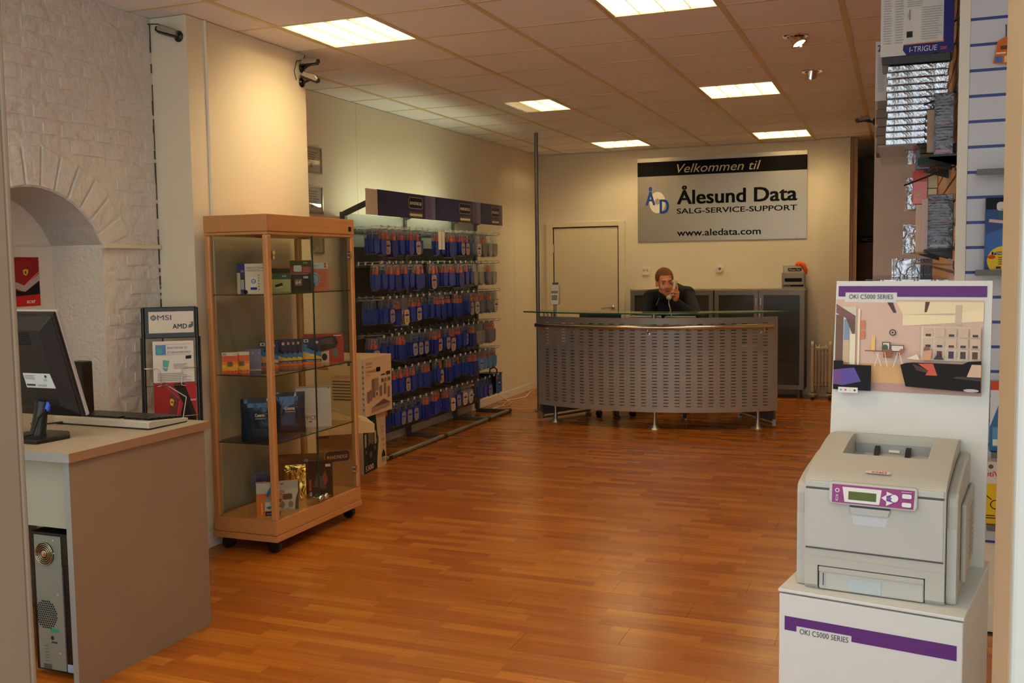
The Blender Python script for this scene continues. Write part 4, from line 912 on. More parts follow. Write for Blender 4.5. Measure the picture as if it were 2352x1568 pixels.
# brown shipping carton with a pale opened box on top, seen through the cabinet
brc = carton('shipping_carton', 'brown shipping carton with a rounded brand label behind the display cabinet', 'carton', (-3.70, 5.86, 0), R(52), .42, .38, .40, M_CARD)
q = Pr((-.21, 0, 0)); q.poly(rrect(.19, .085, .025, 4, .27, .23), (170, 150, 120)); q.poly(rrect(.18, .075, .022, 4, .27, .23), (52, 44, 60)); q.text('BANDRIDGE', .27, .215, .034, (214, 200, 176), .012, align='C', width=.15); q.greek(.06, .36, .21, .385, 1, (110, 82, 54), .7, 0); q.rect(.04, 0, .06, .3, (176, 150, 110)); q.build('front_print', brc)
opb = thing('opened_carton', 'shallow pale carton with printed sloping lid lying on the brown shipping carton', 'carton', (-3.66, 5.98, .4005), R(40))
MB().prism([(-.2, 0), (.2, 0), (.2, .06), (-.2, .2)], (0, -.16, 0), (1, 0, 0), (0, 0, 1), (0, 1, 0), .36).build('box_body', mat('pale_inner_card', (206, 178, 132), .7), opb)
q = Pr((-.2, -.16, .2002), V(.4, 0, -.14), (0, 1, 0)); q.rect(.0, .0, .42, .36, (216, 200, 160)); q.rect(0, .3, .42, .34, (150, 132, 130)); q.rect(0, .12, .42, .15, (140, 124, 122)); q.greek(.05, .18, .38, .28, 4, (130, 110, 84)); q.greek(.05, .03, .38, .11, 3, (140, 120, 94)); q.build('lid_print', opb)

# ================================================================== glass display cabinet on castors
vt = thing('display_cabinet', 'beech-framed glass display cabinet on black castors against the cream pillar', 'display cabinet', (-3.325, 4.845, 0))
VX0, VX1, VY0, VY1 = -3.53, -3.118, 4.395, 5.29
def vb(name, m, *a, bevel=.002): return wp(box_ob(name, m, *a, bevel=bevel), vt)
vb('base', M_BEECHX, VX0, VY0, .108, VX1, VY1, .188); vb('base_rail', M_BEECHX, VX0-.004, VY0-.004, .072, VX1+.004, VY1+.004, .106)
vb('canopy', M_BEECHX, VX0, VY0, 1.755, VX1, VY1, 1.845); vb('canopy_rail', M_BEECHX, VX0+.002, VY0+.002, 1.738, VX1-.002, VY1-.002, 1.753)
PW = .036
for x in (VX0, VX1-PW):
    for y in (VY0, VY1-PW): vb('post', M_BEECH, x, y, .188, x+PW, y+PW, 1.738, bevel=.008)
M_VG = glass('cabinet_glass', (.97, .985, .955), 1.0)
vb('side_pane', M_VG, VX0+PW, VY0+.012, .188, VX1-PW, VY0+.017, 1.738, bevel=0); vb('side_pane', M_VG, VX0+PW, VY1-.017, .188, VX1-PW, VY1-.012, 1.738, bevel=0); vb('back_pane', M_VG, VX0+.012, VY0+PW, .188, VX0+.017, VY1-PW, 1.738, bevel=0)
ym = 4.838
for k, (a, c) in enumerate(((VY0+PW, ym-.002), (ym+.002, VY1-PW))):
    d = vb('glass_door', M_VG, VX1-.014, a, .195, VX1-.009, c, 1.735, bevel=0)
    e = MB(); yy = c if k == 0 else a; e.box(VX1-.015, yy-.0015, .195, VX1-.008, yy+.0015, 1.735); e_ = e.build('polished_edge', mat('dark_green_glass_edge', (40, 60, 44), .2)); e_.parent = d
    kn = MB(); yy = ym-.03 if k == 0 else ym+.03; kn.lathe([(.008, 0), (.008, .012), (.016, .018), (.018, .026), (.014, .034), (.004, .037)], (VX1-.009, yy, .225), (1, 0, 0), 16); kn_ = kn.build('knob', M_CHROME, None, 50); kn_.parent = d
    for zz in (.32, 1.64):
        hy = VY0+PW+.014 if k == 0 else VY1-PW-.014; hn = MB(); hn.lathe([(.013, -.002), (.013, .012)], (VX1-.009, hy, zz), (1, 0, 0), 12); hn.lathe([(.01, -.002), (.01, .012)], (VX1-.009, hy, zz-.026), (1, 0, 0), 12); hn_ = hn.build('hinge', M_CHROME, None, 40); hn_.parent = d
for z in (1.412, .972, .60):
    sh = vb('glass_shelf', M_VG, VX0+.02, VY0+.02, z, VX1-.018, VY1-.02, z+.006, bevel=0)
    e = MB(); e.box(VX1-.0185, VY0+.02, z, VX1-.0178, VY1-.02, z+.006); e.box(VX0+.02, VY0+.0195, z, VX1-.018, VY0+.0202, z+.006); e_ = e.build('polished_edge', mat('dark_green_glass_edge', (40, 60, 44), .2)); e_.parent = sh
for y in (4.62, 5.05): wp(MB().lathe([(.035, 0), (.038, -.006), (.03, -.012), (.022, -.01)], (-3.32, y, 1.738), n=18).build('canopy_spot', M_CHROME, smooth=40), vt)
vb('canopy_lock', M_BLACK, VX1-.001, 5.225, 1.772, VX1+.002, 5.255, 1.80, bevel=0)
for x in (VX0+.055, VX1-.055):
    for y in (VY0+.055, VY1-.055):
        c = MB(); c.lathe([(.012, .0), (.034, .002), (.036, .012), (.036, .03), (.034, .04), (.012, .042)], (x, y-.021, .036), (0, 1, 0), 18); c.box(x-.018, y-.018, .05, x+.018, y+.018, .074); wp(c.build('castor', M_BLACK, smooth=40), vt)
# ---- goods in the cabinet
def good(name, lab, cat, xy, z, deg, w, d, h, c, fn=None, side=None, group=None, rough=.35, m=None, bevel=.0015, tilt=0.):
    o = MB().box(-w/2, 0, 0, w/2, d, h).build(name, m or pm(c, rough), None, bevel=bevel, loc=(xy[0], xy[1], z), rot=(tilt, 0, R(deg)), label=lab, cat=cat, group=group)
    if fn: q = Pr((-w/2, 0, 0), rough=rough); fn(q, w, h); q.build('front_print', o)
    if side: q = Pr((-w/2, d, 0), (0, -1, 0), (0, 0, 1), rough=rough); side(q, d, h); q.build('side_print', o)
    return o
Z1, Z2, Z3, Z4 = 1.4185, .9785, .6065, .1885
def p_intel(q, w, h):
    q.text('Celeron D Processor', .008, h*.84, .014, (60, 54, 50), .01, width=w*.9); q.greek(.008, h*.74, w*.8, h*.82, 2, (150, 140, 136)); q.rect(w*.22, h*.22, w*.5, h*.55, (232, 232, 232)); q.ring(w*.36, h*.42, w*.1, .004, (40, 70, 150)); q.text('intel', w*.36, h*.4, .01, (40, 70, 150), .01, align='C'); q.rect(w*.22, h*.14, w*.5, h*.22, (36, 62, 150)); q.rect(w*.52, h*.08, w*.9, h*.7, (226, 214, 200)); q.greek(w*.56, h*.1, w*.62, h*.68, 6, (130, 120, 112)); q.disc(.0, h*.0+.012, .012, (24, 24, 24), n=12)
def s_intel(q, w, h):
    q.rect(0, 0, w, h, (36, 62, 150)); q.rect(.0, 0, w*.42, h*.7, (226, 214, 200)); q.text('intel', w*.52, h*.72, .022, (222, 226, 230), .02, .2, width=w*.38); q.rect(w*.5, h*.48, w*.85, h*.66, (110, 70, 50)); q.rect(w*.48, h*.15, w*.9, h*.47, (214, 208, 196)); q.ring(w*.2, h*.85, w*.1, .003, (90, 110, 160))
ix = fx(566, 672, -3.30)
good('processor_box', 'white and blue boxed processor on the top cabinet shelf', 'product box', (ix[0]+.06*math.cos(R(58)), ix[1]+.06*math.sin(R(58))), Z1, 58, .13, .115, .165, (228, 218, 206), p_intel, s_intel)
def p_green(q, w, h):
    q.rect(0, 0, w, h*.54, (176, 190, 120)); q.rect(0, h*.56, w, h, (40, 92, 50)); q.rect(0, h*.8, w, h, (44, 58, 40)); q.disc(w*.12, h*.72, .011, (60, 130, 70)); q.rect(w*.6, h*.64, w*.8, h*.72, (160, 180, 150)); q.poly([(w*.25, h*.3), (w*.6, h*.4), (w*.64, h*.28), (w*.3, h*.18)], (40, 54, 40)); q.poly([(w*.27, h*.2), (w*.62, h*.28), (w*.64, h*.22), (w*.3, h*.12)], (216, 206, 190))
    for i in range(9): q.disc(w*(.5+.055*i), h*(.08+.012*i), .003, (190, 206, 90), n=8)
gx = fx(644, 668, -3.34); good('processor_box', 'green boxed processor on the top cabinet shelf', 'product box', gx[:2], Z1, 30, .118, .05, .135, (120, 130, 90), p_green)
def p_red(q, w, h):
    q.rect(0, 0, w, h*.54, (46, 52, 48)); q.rect(0, h*.58, w, h*.8, (150, 52, 42)); q.rect(0, h*.82, w, h, (34, 58, 40)); q.poly(rrect(w*.38, h*.2, .008, 3, w*.36, h*.74), (206, 206, 196)); q.greek(w*.62, h*.62, w*.95, h*.78, 4, (190, 120, 96)); q.text('AMD', w*.62, h*.9, .012, (200, 200, 190), .02); q.rect(w*.2, h*.18, w*.55, h*.4, (140, 90, 76)); q.text('64', w*.25, h*.24, .03, (220, 214, 200), .03, .2); q.rect(w*.62, h*.42, w*.85, h*.49, (196, 196, 186)); q.greek(.004, h*.55, w*.9, h*.575, 1, (230, 200, 180))
gx = fx(692, 668, -3.27); good('processor_box', 'dark and red boxed processor on the top cabinet shelf', 'product box', gx[:2], Z1, 31, .122, .05, .182, (40, 44, 40), p_red)
def p_orange(q, w, h):
    q.rect(0, 0, w, h, (216, 116, 70)); q.rect(0, h*.78, w, h, (206, 214, 222)); q.disc(w*.85, h*.95, .008, (200, 80, 50)); q.disc(w*.85, h*.86, .008, (200, 80, 50)); q.disc(w*.25, h*.42, .036, (160, 190, 206), ry=.04); q.ring(w*.25, h*.42, .03, .004, (90, 130, 160)); q.rect(w*.0, h*.12, w*.3, h*.24, (90, 70, 120)); q.greek(w*.45, h*.15, w*.92, h*.7, 8, (196, 96, 56)); q.text('Processor', w*.1, h*.88, .012, (80, 96, 120))
gx = fx(733, 664, -3.22); good('processor_box', 'orange and white boxed processor beside the dark red one on the top cabinet shelf', 'product box', gx[:2], Z1, 28, .112, .05, .168, (212, 120, 78), p_orange)
def p_fire(q, w, h):
    for i in range(6): q.rect(0, h*.14*i, w, h*.14*(i+1)+.001, [(224, 92, 40), (236, 160, 30), (240, 180, 40), (236, 130, 40), (228, 92, 46), (226, 86, 54)][i], i == 0)
    q.z += .0002; q.rect(0, h*.84, w, h, (216, 200, 180)); q.text('PQI', w*.1, h*.88, .012, (20, 20, 20), .02); q.poly(rrect(w*.42, h*.27, .006, 3, w*.5, h*.45), (190, 120, 50)); q.poly(rrect(w*.28, h*.2, .004, 3, w*.5, h*.45), (110, 70, 40))
    for i in range(6): q.rect(w*(.12+.14*i), h*.05, w*(.16+.14*i), h*(.08+.03*(i % 3)), (60, 34, 20))
for i, p in enumerate(((-3.44, 4.465), (-3.40, 4.515))): good('memory_card_pack', 'orange and yellow memory card pack, %s of the two on the middle shelf' % ('front' if i == 0 else 'rear'), 'product pack', p, Z2, 33, .085, .006, .118, (228, 130, 50), p_fire, group='orange memory card packs')
def p_purp(q, w, h): q.rect(0, 0, w, h, (126, 118, 156)); q.rect(w*.3, h*.8, w*.45, h*.9, (160, 90, 90)); q.text('x', w*.75, h*.78, .02, (200, 210, 230)); q.greek(w*.1, h*.4, w*.9, h*.7, 4, (150, 144, 180)); q.rect(w*.05, h*.3, w*.2, h*.45, (100, 110, 110)); q.rect(0, .0, w, h*.03, (236, 220, 196))
for i, p in enumerate(((-3.44, 4.64), (-3.415, 4.665))): good('memory_card_pack', 'pale purple memory card pack, %s of the two on the middle shelf' % ('front' if i == 0 else 'rear'), 'product pack', p, Z2, 33, .062, .006, .12, (126, 118, 156), p_purp, group='purple memory card packs')
def p_flash(q, w, h):
    q.rect(0, 0, w, h, (30, 30, 70)); q.poly([(0, h*.5), (0, h*.82), (w, h*.45), (w, h*.28)], (48, 110, 170)); q.poly([(0, h*.2), (0, h*.5), (w, h*.28), (w, h*.16)], (230, 178, 40)); q.rect(0, 0, w, h*.1, (226, 110, 40)); q.rect(0, h*.1, w, h*.2, (60, 50, 96)); q.text('Mobile Disk', w*.2, h*.115, .011, (220, 214, 210), .01, width=w*.76); q.rect(w*.06, h*.84, w*.32, h*.96, (190, 190, 186)); q.rect(w*.14, h*.87, w*.26, h*.93, (30, 30, 50)); q.disc(w*.78, h*.84, .0085, (226, 170, 130)); q.poly([(w*.2, h*.66), (w*.3, h*.7), (w*.85, h*.52), (w*.78, h*.45)], (24, 22, 40)); q.rect(w*.08, h*.28, w*.22, h*.44, (214, 160, 100)); q.rect(w*.4, h*.33, w*.6, h*.39, (216, 214, 200))
good('flash_drive_pack', 'navy flash drive pack behind the purple packs on the middle shelf', 'product pack', (-3.40, 4.77), Z2, 33, .108, .006, .155, (30, 30, 70), p_flash)
for i in range(5):
    p = (-3.405+.017*i, 4.87+.026*i) if i < 4 else (-3.275, 5.03)
    good('flash_drive_pack', ['navy flash drive pack at the back of the row of five on the middle shelf', 'navy flash drive pack, second in the row of five on the middle shelf', 'navy flash drive pack, third in the row of five on the middle shelf', 'navy flash drive pack, fourth in the row of five on the middle shelf', 'navy flash drive pack beside the red keyboard carton'][i], 'product pack', p, Z2, 31, .108, .006, .158, (30, 30, 70), p_flash, group='flash drive packs in a row')
def p_kb(q, w, h):
    q.rect(0, 0, w, h, (172, 46, 34)); q.poly([(w*.0, 0), (w*.62, 0), (w*.62, h*.42), (w*.0, h*.26)], (206, 188, 160)); q.poly([(w*.22, h*.62), (w*.3, h*.88), (w*.78, h*.94), (w*.86, h*.7), (w*.8, h*.5), (w*.4, h*.4), (w*.24, h*.44)], (50, 50, 48)); q.poly([(w*.3, h*.62), (w*.36, h*.82), (w*.72, h*.87), (w*.74, h*.64)], (76, 74, 70)); q.disc(w*.5, h*.2, .016, (40, 38, 36), ry=.022); q.disc(w*.78, h*.34, .018, (120, 116, 110), ry=.03); q.greek(w*.74, h*.91, w*.95, h*.96, 1, (226, 206, 190), .6, 0)
good('keyboard_carton', 'red carton with a keyboard and mouse pictured on the middle shelf', 'product box', (-3.255, 5.135), Z2, 38, .235, .03, .175, (168, 46, 36), p_kb)
M_FB = foil('dark_blue_glossy_wrap', (40, 58, 84), (5, 5, 5), .25, .1, .55)
def p_q(q, w, h): q.text('Conrut', w*.42, h*.58, .026, (226, 206, 160), .03, width=w*.28); q.text('™', w*.73, h*.62, .012, (200, 190, 160)); q.greek(w*.42, h*.52, w*.72, h*.555, 1, (190, 176, 150), ragged=0)
def pillow(name, lab, xy, z, deg, w, h, d):
    b = MB(); n_ = 10
    for face in (0, 1):
        for i in range(n_):
            for j in range(n_):
                def pp(a, c):
                    u, v_ = a/n_*2-1, c/n_*2-1; bulge = (1-abs(u)**4)*(1-abs(v_)**4); return ((u*w/2)*(1-.03*(1-abs(v_))), d/2+(-1 if face == 0 else 1)*d/2*(.25+.75*bulge), (v_+1)*h/2)
                f = [pp(i, j), pp(i+1, j), pp(i+1, j+1), pp(i, j+1)]; b.face(f if face == 0 else f[::-1])
    for i in range(4):
        a_ = [(-w/2, 0), (w/2, 0), (w/2, h), (-w/2, h)]; p0, p1 = a_[i], a_[(i+1) % 4]; b.face([(p0[0], d*.37, p0[1]), (p1[0], d*.37, p1[1]), (p1[0], d*.63, p1[1]), (p0[0], d*.63, p0[1])])
    o = b.build(name, M_FB, None, 40, loc=(*xy, z), rot=R(deg), label=lab, cat='product box', group='dark blue glossy software boxes')
    q = Pr((-w/2, -.001, 0)); p_q(q, w, h); q.build('front_print', o)
pillow('software_box', 'dark blue glossy software box nearest the side pane on the lower shelf', (-3.275, 4.475), Z3, 31, .185, .235, .045)
pillow('software_box', 'dark blue glossy software box beside the white office box on the lower shelf', (-3.265, 4.745), Z3, 35, .20, .237, .045)
def p_off(q, w, h): q.rect(0, 0, w, h, (206, 198, 192)); q.rect(w*.3, h*.04, w*.66, h*.33, (222, 204, 184)); q.text('OFFICE', w*.09, h*.19, .034, (70, 52, 66), .0, width=w*.48); q.rect(w*.35, h*.12, w*.44, h*.155, (60, 120, 90)); q.disc(w*.93, h*.96, .004, (60, 60, 60), n=8); q.rect(w*.66, 0, w*.665, h, (170, 164, 160)); q.rect(0, h*.97, w, h, (160, 154, 150))
good('office_box', 'silvery white office software box at the back of the lower shelf', 'product box', (-3.245, 4.985), Z3, 33, .205, .035, .243, (200, 194, 190), p_off, m=mat('satin_white_box', (206, 200, 196), .25, .3))
M_GOLD = foil('crinkled_gold_foil', (232, 190, 96), (12, 12, 7), .9, .14, 1.)
def p_gold(q, w, h): q.rect(w*.3, h*.86, w*.62, h*.92, (70, 60, 40)); q.rect(w*.55, h*.14, w*.68, h*.55, (86, 60, 56))
good('gold_foil_box', 'crinkled gold foil box leaning before the brown carton in the cabinet', 'product box', (-3.29, 4.835), Z4, 33, .125, .018, .215, (220, 180, 80), p_gold, m=M_GOLD)
good('brown_carton', 'low brown carton at the back of the cabinet floor', 'carton', (-3.345, 4.985), Z4, 31, .27, .10, .232, (110, 70, 36), lambda q, w, h: (q.rect(w*.56, h*.86, w*.66, h*.93, (150, 146, 150)), q.rect(0, h*.05, w, h*.25, (70, 50, 34))), rough=.6)
def p_dark(q, w, h): q.rect(0, 0, w, h, (44, 32, 30)); q.poly([(w*.2, h*.3), (w*.35, h*.7), (w*.6, h*.5), (w*.75, h*.2), (w*.5, h*.25)], (70, 74, 70)); q.poly([(w*.55, h*.55), (w*.7, h*.74), (w*.8, h*.45), (w*.68, h*.3)], (130, 56, 40)); q.rect(w*.0, h*.2, w*.1, h*.5, (150, 60, 40)); q.rect(w*.7, h*.83, w*.92, h*.9, (200, 190, 180)); q.greek(w*.6, h*.03, w*.95, h*.06, 1, (180, 170, 160)); q.rect(w*.02, h*.05, w*.12, h*.16, (150, 140, 136))
good('graphics_card_box', 'dark glossy box with red artwork on the cabinet floor', 'product box', (-3.195, 4.96), Z4, 36, .14, .035, .222, (44, 32, 30), p_dark, rough=.15)
def p_msi(q, w, h): q.rect(0, 0, w, h*.72, (196, 190, 178)); q.rect(0, h*.74, w, h, (176, 174, 164)); q.rect(w*.28, h*.88, w*.4, h*.92, (60, 54, 46)); q.text('MSI', w*.17, h*.58, .026, (80, 76, 74), .01, width=w*.26); q.poly(rrect(w*.4, h*.2, .008, 3, w*.55, h*.45), (96, 64, 54)); q.disc(w*.33, h*.18, .014, (130, 126, 120), ry=.02); q.disc(w*.68, h*.18, .014, (130, 126, 120), ry=.02); q.poly([(w*.85, 0), (w, 0), (w, h*.62), (w*.9, h*.4)], (70, 60, 56)); q.greek(w*.1, h*.02, w*.7, h*.05, 1, (120, 116, 110))
good('msi_clam_pack', 'grey carded clam pack with two round earphones pictured on the cabinet floor', 'product pack', (-3.225, 4.645), Z4, 37, .135, .012, .165, (190, 186, 176), p_msi, rough=.2)
def p_or(q, w, h): q.rect(0, 0, w, h*.66, (214, 110, 34)); q.rect(0, h*.68, w, h, (190, 190, 186)); q.rect(w*.35, h*.0, w, h*.13, (52, 36, 66)); q.rect(w*.35, h*.15, w, h*.42, (206, 200, 188)); q.poly([(w*.38, h*.26), (w, h*.34), (w, h*.24), (w*.5, h*.2)], (70, 110, 120)); q.rect(w*.3, h*.44, w, h*.52, (150, 150, 150)); q.poly([(w*.38, h*.62), (w*.5, h*.56), (w*.72, h*.8), (w*.58, h*.86)], (52, 110, 160)); q.rect(w*.2, .01, w*.23, h*.4, (236, 210, 170)); q.greek(w*.4, h*.04, w*.9, h*.09, 1, (180, 160, 190))
good('flash_reader_pack', 'orange blister pack with a blue gadget beside the corner post on the cabinet floor', 'product pack', (-3.235, 4.49), Z4, 35, .125, .03, .185, (206, 120, 50), p_or, rough=.2)
t = thing('cable_spool', 'round clear spool with dark band behind the orange blister pack', 'spool', (-3.33, 4.56, Z4+.13), R(35)); MB().lathe([(.06, 0), (.06, .012), (.05, .014), (.05, -.002)], (0, 0, .04), (0, 1, 0), 20).build('rim', mat('violet_band', (60, 56, 90), .3), t, 40); MB().box(-.03, -.004, -.13, .03, .016, .04).build('stand_card', pm((186, 180, 150)), t)
# ================================================================== brochure stand by the brick wall
bsd = thing('brochure_stand', 'tall black wire brochure stand with a white header beside the brick wall', 'brochure stand', (-3.488, 4.035, 0), R(37))
LEAN = .15
def lp(x, z, dy=0.): return (x, LEAN*z+dy, z)
SW = .135
for sx in (-1, 1):
    MB().tube([lp(SW*sx, .012), lp(SW*sx, 1.0), lp(SW*sx, 1.355)], .0095, 10).build('side_tube', M_BLACK, bsd, 50)
    MB().tube([lp((SW+.012)*sx, .03, .02), lp((SW+.012)*sx, 1.2, .014)], .005, 8).build('rear_tube', M_BLACK, bsd, 50)
MB().box(-SW, -.02, .0, SW, .16, .014).build('foot_plate', M_BLACK, bsd); MB().tube([(-SW, .0, .09), (SW, .0, .09)], .006, 8).build('cross_bar', M_BLACK, bsd)
hp = MB(); hp.prism([(-SW, 1.195), (SW, 1.195), (SW, 1.36), (-SW, 1.36)], (0, 0, 0), (1, 0, 0), (0, LEAN, 1), (0, 1, 0), .012); hpo = hp.build('header_panel', M_BLACK, bsd, bevel=.004)
q = Pr((-SW, -.0008, 0), (1, 0, 0), (0, LEAN, 1)); S_ = math.sqrt(1+LEAN**2); z0 = 1.195*S_
q.rect(.028, z0+.028, .255, z0+.142, (226, 216, 202))
q.disc(.052, z0+.11, .014, (90, 96, 110), n=16); q.disc(.052, z0+.11, .008, (216, 206, 196), n=12); q.line(.034, z0+.11, .07, z0+.11, .003, (90, 96, 110)); q.line(.052, z0+.092, .052, z0+.128, .003, (90, 96, 110))
q.text('MSI', .072, z0+.097, .038, (70, 76, 96), .006, width=.07); q.text('AMD', .148, z0+.05, .036, (36, 36, 36), .012, width=.072); q.poly([(.228, z0+.052), (.228, z0+.066), (.235, z0+.073), (.243, z0+.073), (.243, z0+.082), (.226, z0+.082), (.252, z0+.086), (.252, z0+.062), (.244, z0+.056)], (70, 110, 100)); q.build('header_print', hpo)
M_WIRE = mat('bright_wire', (176, 170, 162), .25, .9)
def brochure(lab, z, h, x0, w, fn, c=(226, 220, 212), dy=-.012):
    o = MB().prism([(0, 0), (w, 0), (w, h), (0, h)], (0, 0, 0), (1, 0, 0), (0, LEAN, 1), (0, 1, 0), .006).build('brochure', pm(c), None, loc=(0, 0, 0), label=lab, cat='brochure', group='brochures in the wire stand')
    q = Pr((0, 0, 0), (1, 0, 0), (0, LEAN, 1)); fn(q, w, h); q.build('cover_print', o)
    a = R(37); lx, ly = x0, LEAN*z+dy; o.rotation_euler = (0, 0, a); o.location = (-3.488+lx*math.cos(a)-ly*math.sin(a), 4.035+lx*math.sin(a)+ly*math.cos(a), z); return o
def p_b1(q, w, h):
    q.rect(w*.07, h*.68, w*.32, h*.92, (84, 130, 190)); q.rect(w*.10, h*.70, w*.22, h*.85, (70, 170, 170)); q.text('Acer bærbar pc', w*.35, h*.82, .021, (110, 112, 120), .0, width=w*.5); q.text('til hjemmekontor', w*.35, h*.71, .021, (110, 112, 120), .0, width=w*.58); q.line(w*.07, h*.67, w*.9, h*.68, .0012, (150, 146, 146)); q.line(w*.3, h*.93, w*.93, h*.94, .0012, (150, 146, 146))
    q.poly([(w*.8, h*.56), (w*.94, h*.57), (w*.94, h*.65), (w*.8, h*.64)], (40, 40, 54)); q.poly([(w*.24, h*.38), (w*.36, h*.36), (w*.4, h*.53), (w*.24, h*.55)], (90, 176, 170)); q.poly([(w*.22, h*.36), (w*.36, h*.34), (w*.34, h*.28), (w*.28, h*.27)], (120, 150, 196)); q.greek(w*.5, h*.32, w*.85, h*.46, 4, (170, 166, 164)); q.greek(w*.1, h*.03, w*.93, h*.24, 5, (150, 146, 146), .3)
brochure('white notebook leaflet in the upper pocket of the brochure stand', .965, .215, -.09, .205, p_b1)
def p_b2(q, w, h):
    q.rect(0, 0, w, h, (168, 24, 22)); q.poly([(w*.25, 0), (w*.45, 0), (w*.62, h*.62), (w*.25, h*.98), (w*.0, h*.98), (w*.0, h*.3)], (150, 20, 20)); q.poly([(w*.28, h*.0), (w*.5, h*.02), (w*.62, h*.66), (w*.4, h*.9)], (104, 40, 34)); q.poly([(w*.45, h), (w*.98, h*.0), (w*.98, h*.35), (w*.72, h)], (44, 38, 34)); q.poly([(w*.52, 0), (w*.98, 0), (w*.9, h*.3), (w*.72, h*.7)], (30, 26, 28)); q.line(w*.3, h*.98, w*.76, h*.7, .005, (196, 190, 186)); q.line(w*.76, h*.7, w*.62, h*.02, .005, (196, 190, 186)); q.line(w*.24, h*.98, w*.58, h*.68, .003, (196, 80, 60)); q.line(w*.6, h*.62, w*.48, h*.0, .004, (206, 60, 50))
    q.poly([(w*.37, h*.66), (w*.42, h*.68), (w*.47, h*.64), (w*.44, h*.52), (w*.38, h*.54)], (222, 170, 40)); q.disc(w*.42, h*.6, .005, (60, 40, 20), n=8); q.disc(w*.1, h*.2, .009, (206, 190, 190), ry=.014); q.text('acer', w*.86, h*.62, .018, (226, 200, 196), .02)
brochure('red and black notebook leaflet in the middle pocket of the brochure stand', .715, .245, -.09, .212, p_b2, (168, 24, 22))
def p_b3(q, w, h): q.rect(0, 0, w, h, (34, 40, 40)); q.poly([(w*.5, h), (w*.78, 0), (w, 0), (w, h)], (96, 92, 96)); q.poly([(w*.72, h), (w*.92, 0), (w, 0), (w, h)], (206, 196, 188)); q.rect(0, h*.96, w, h, (120, 150, 60)); q.rect(0, h*.5, w*.05, h*.9, (110, 150, 60)); q.poly([(0, 0), (w*.85, 0), (w*.5, h*.2)], (100, 106, 110)); q.text('acer', w*.86, h*.4, .014, (90, 90, 96))
brochure('dark green leaflet in the lower pocket of the brochure stand', .47, .24, -.09, .212, p_b3, (34, 40, 40))
for k in range(3):
    zb_ = .06+.13*k; brochure('pale leaflet low in the brochure stand behind the counter, %s from the floor' % ('lowest', 'second', 'third')[k], zb_, .12, -.09, .205, (lambda c: (lambda q, w, h: (q.rect(w*.06, h*.1, w*.94, h*.9, c), q.greek(w*.1, h*.2, w*.8, h*.7, 4, (170, 164, 156)))))([(216, 206, 190), (206, 196, 176), (196, 120, 70)][k]))
for z_ in (.46, .70, .95):
    b = MB()
    for sx in (-1, 1): b.tube([lp(SW*sx, z_+.09), lp(SW*sx*.98, z_+.09, -.02), lp(.055*sx, z_+.088, -.028), lp(.05*sx, z_+.0, -.028)], .0022, 6)
    b.tube([lp(-.05, z_, -.028), lp(.05, z_, -.028)], .0022, 6); b.tube([lp(-SW, z_-.004), lp(SW, z_-.004)], .003, 6)
    for sx in (-1, 1): b.tube([lp(.07*sx, z_-.004), lp(.07*sx, z_-.004, -.03), lp(.05*sx, z_, -.028)], .002, 6)
    b.build('wire_pocket', M_WIRE, bsd, 50)
# ================================================================== counter with computer at the left
M_CTOP = mat('grey_beige_counter_laminate', (160, 148, 132), .45); M_CEDGE = mat('tan_counter_edge', (150, 112, 82), .5); M_CSIDE = mat('taupe_counter_side', (138, 116, 94), .55, noise=(60, .04)); M_CFR = mat('silver_edge_band', (150, 156, 158), .4, .3)
ctr = thing('counter', 'taupe counter with a grey-beige top standing in front of the arched niche', 'counter', (-3.28, 3.06, 0))
TZ = .90
b = MB(); b.box(-3.78, 2.675, TZ-.034, -2.782, 3.46, TZ); b.m = [0, 0, 1, 2, 0, 0]; wp(b.build('top', [M_CTOP, M_CFR, M_CEDGE]), ctr)
b = MB(); b.box(-2.826, 2.69, 0, -2.80, 3.44, TZ-.035); b.m = [0, 0, 1, 0, 0, 0]; wp(b.build('side_panel', [M_CSIDE, M_CFR]), ctr)
wp(box_ob('side_panel', M_CSIDE, -3.78, 2.69, 0, -3.755, 3.44, TZ-.035), ctr); wp(box_ob('back_panel', mat('pale_green_grey_board', (170, 172, 156), .55), -3.755, 3.40, 0, -2.826, 3.42, TZ-.035), ctr); wp(box_ob('middle_shelf', M_CSIDE, -3.755, 2.95, .60, -3.2, 3.40, .62), ctr)
wp(box_ob('apron_board', mat('pale_green_grey_board', (170, 172, 156), .55), -3.755, 2.78, .585, -2.826, 2.795, TZ-.035), ctr)
# computer tower, its back to the entrance
pc = thing('computer_tower', 'black and grey computer tower under the counter, its fan side showing', 'computer', (-3.0, 2.77, 0), 0)
b = MB(); b.box(-.098, .004, .02, .098, .46, .44); b.build('case', M_BLACK, pc, bevel=.004); b = MB(); b.box(-.098, .0, .44, .098, .46, .565); b.build('upper_case', M_BLACK, pc, bevel=.004)
MB().box(-.075, -.002, .03, .058, .004, .555).build('back_plate', mat('grey_green_steel', (136, 146, 140), .4, .3), pc)
q = Pr((-.075, -.002, 0))
cx, cz = .045, .245
for i in range(13):
    for j in range(13):
        x, z_ = cx+(i-6)*.0095+(.0047 if j % 2 else 0), cz+(j-6)*.0085
        if (x-cx)**2+(z_-cz)**2 < .055**2: q.disc(x, z_, .0037, (22, 22, 26), n=6); q.z -= q.eps
q.build('grille_holes', pc, kind='stuff'); q = Pr((-.075, -.002, 0)); q.rect(.06, .18, .105, .192, (40, 150, 120)); q.disc(.07, .155, .008, (40, 40, 44), n=10); q.rect(.065, .135, .095, .142, (60, 60, 60)); q.rect(.02, .03, .06, .05, (80, 84, 84))
for k in range(6): q.rect(.03, .06+.012*k, .05, .064+.012*k, (110, 116, 112))
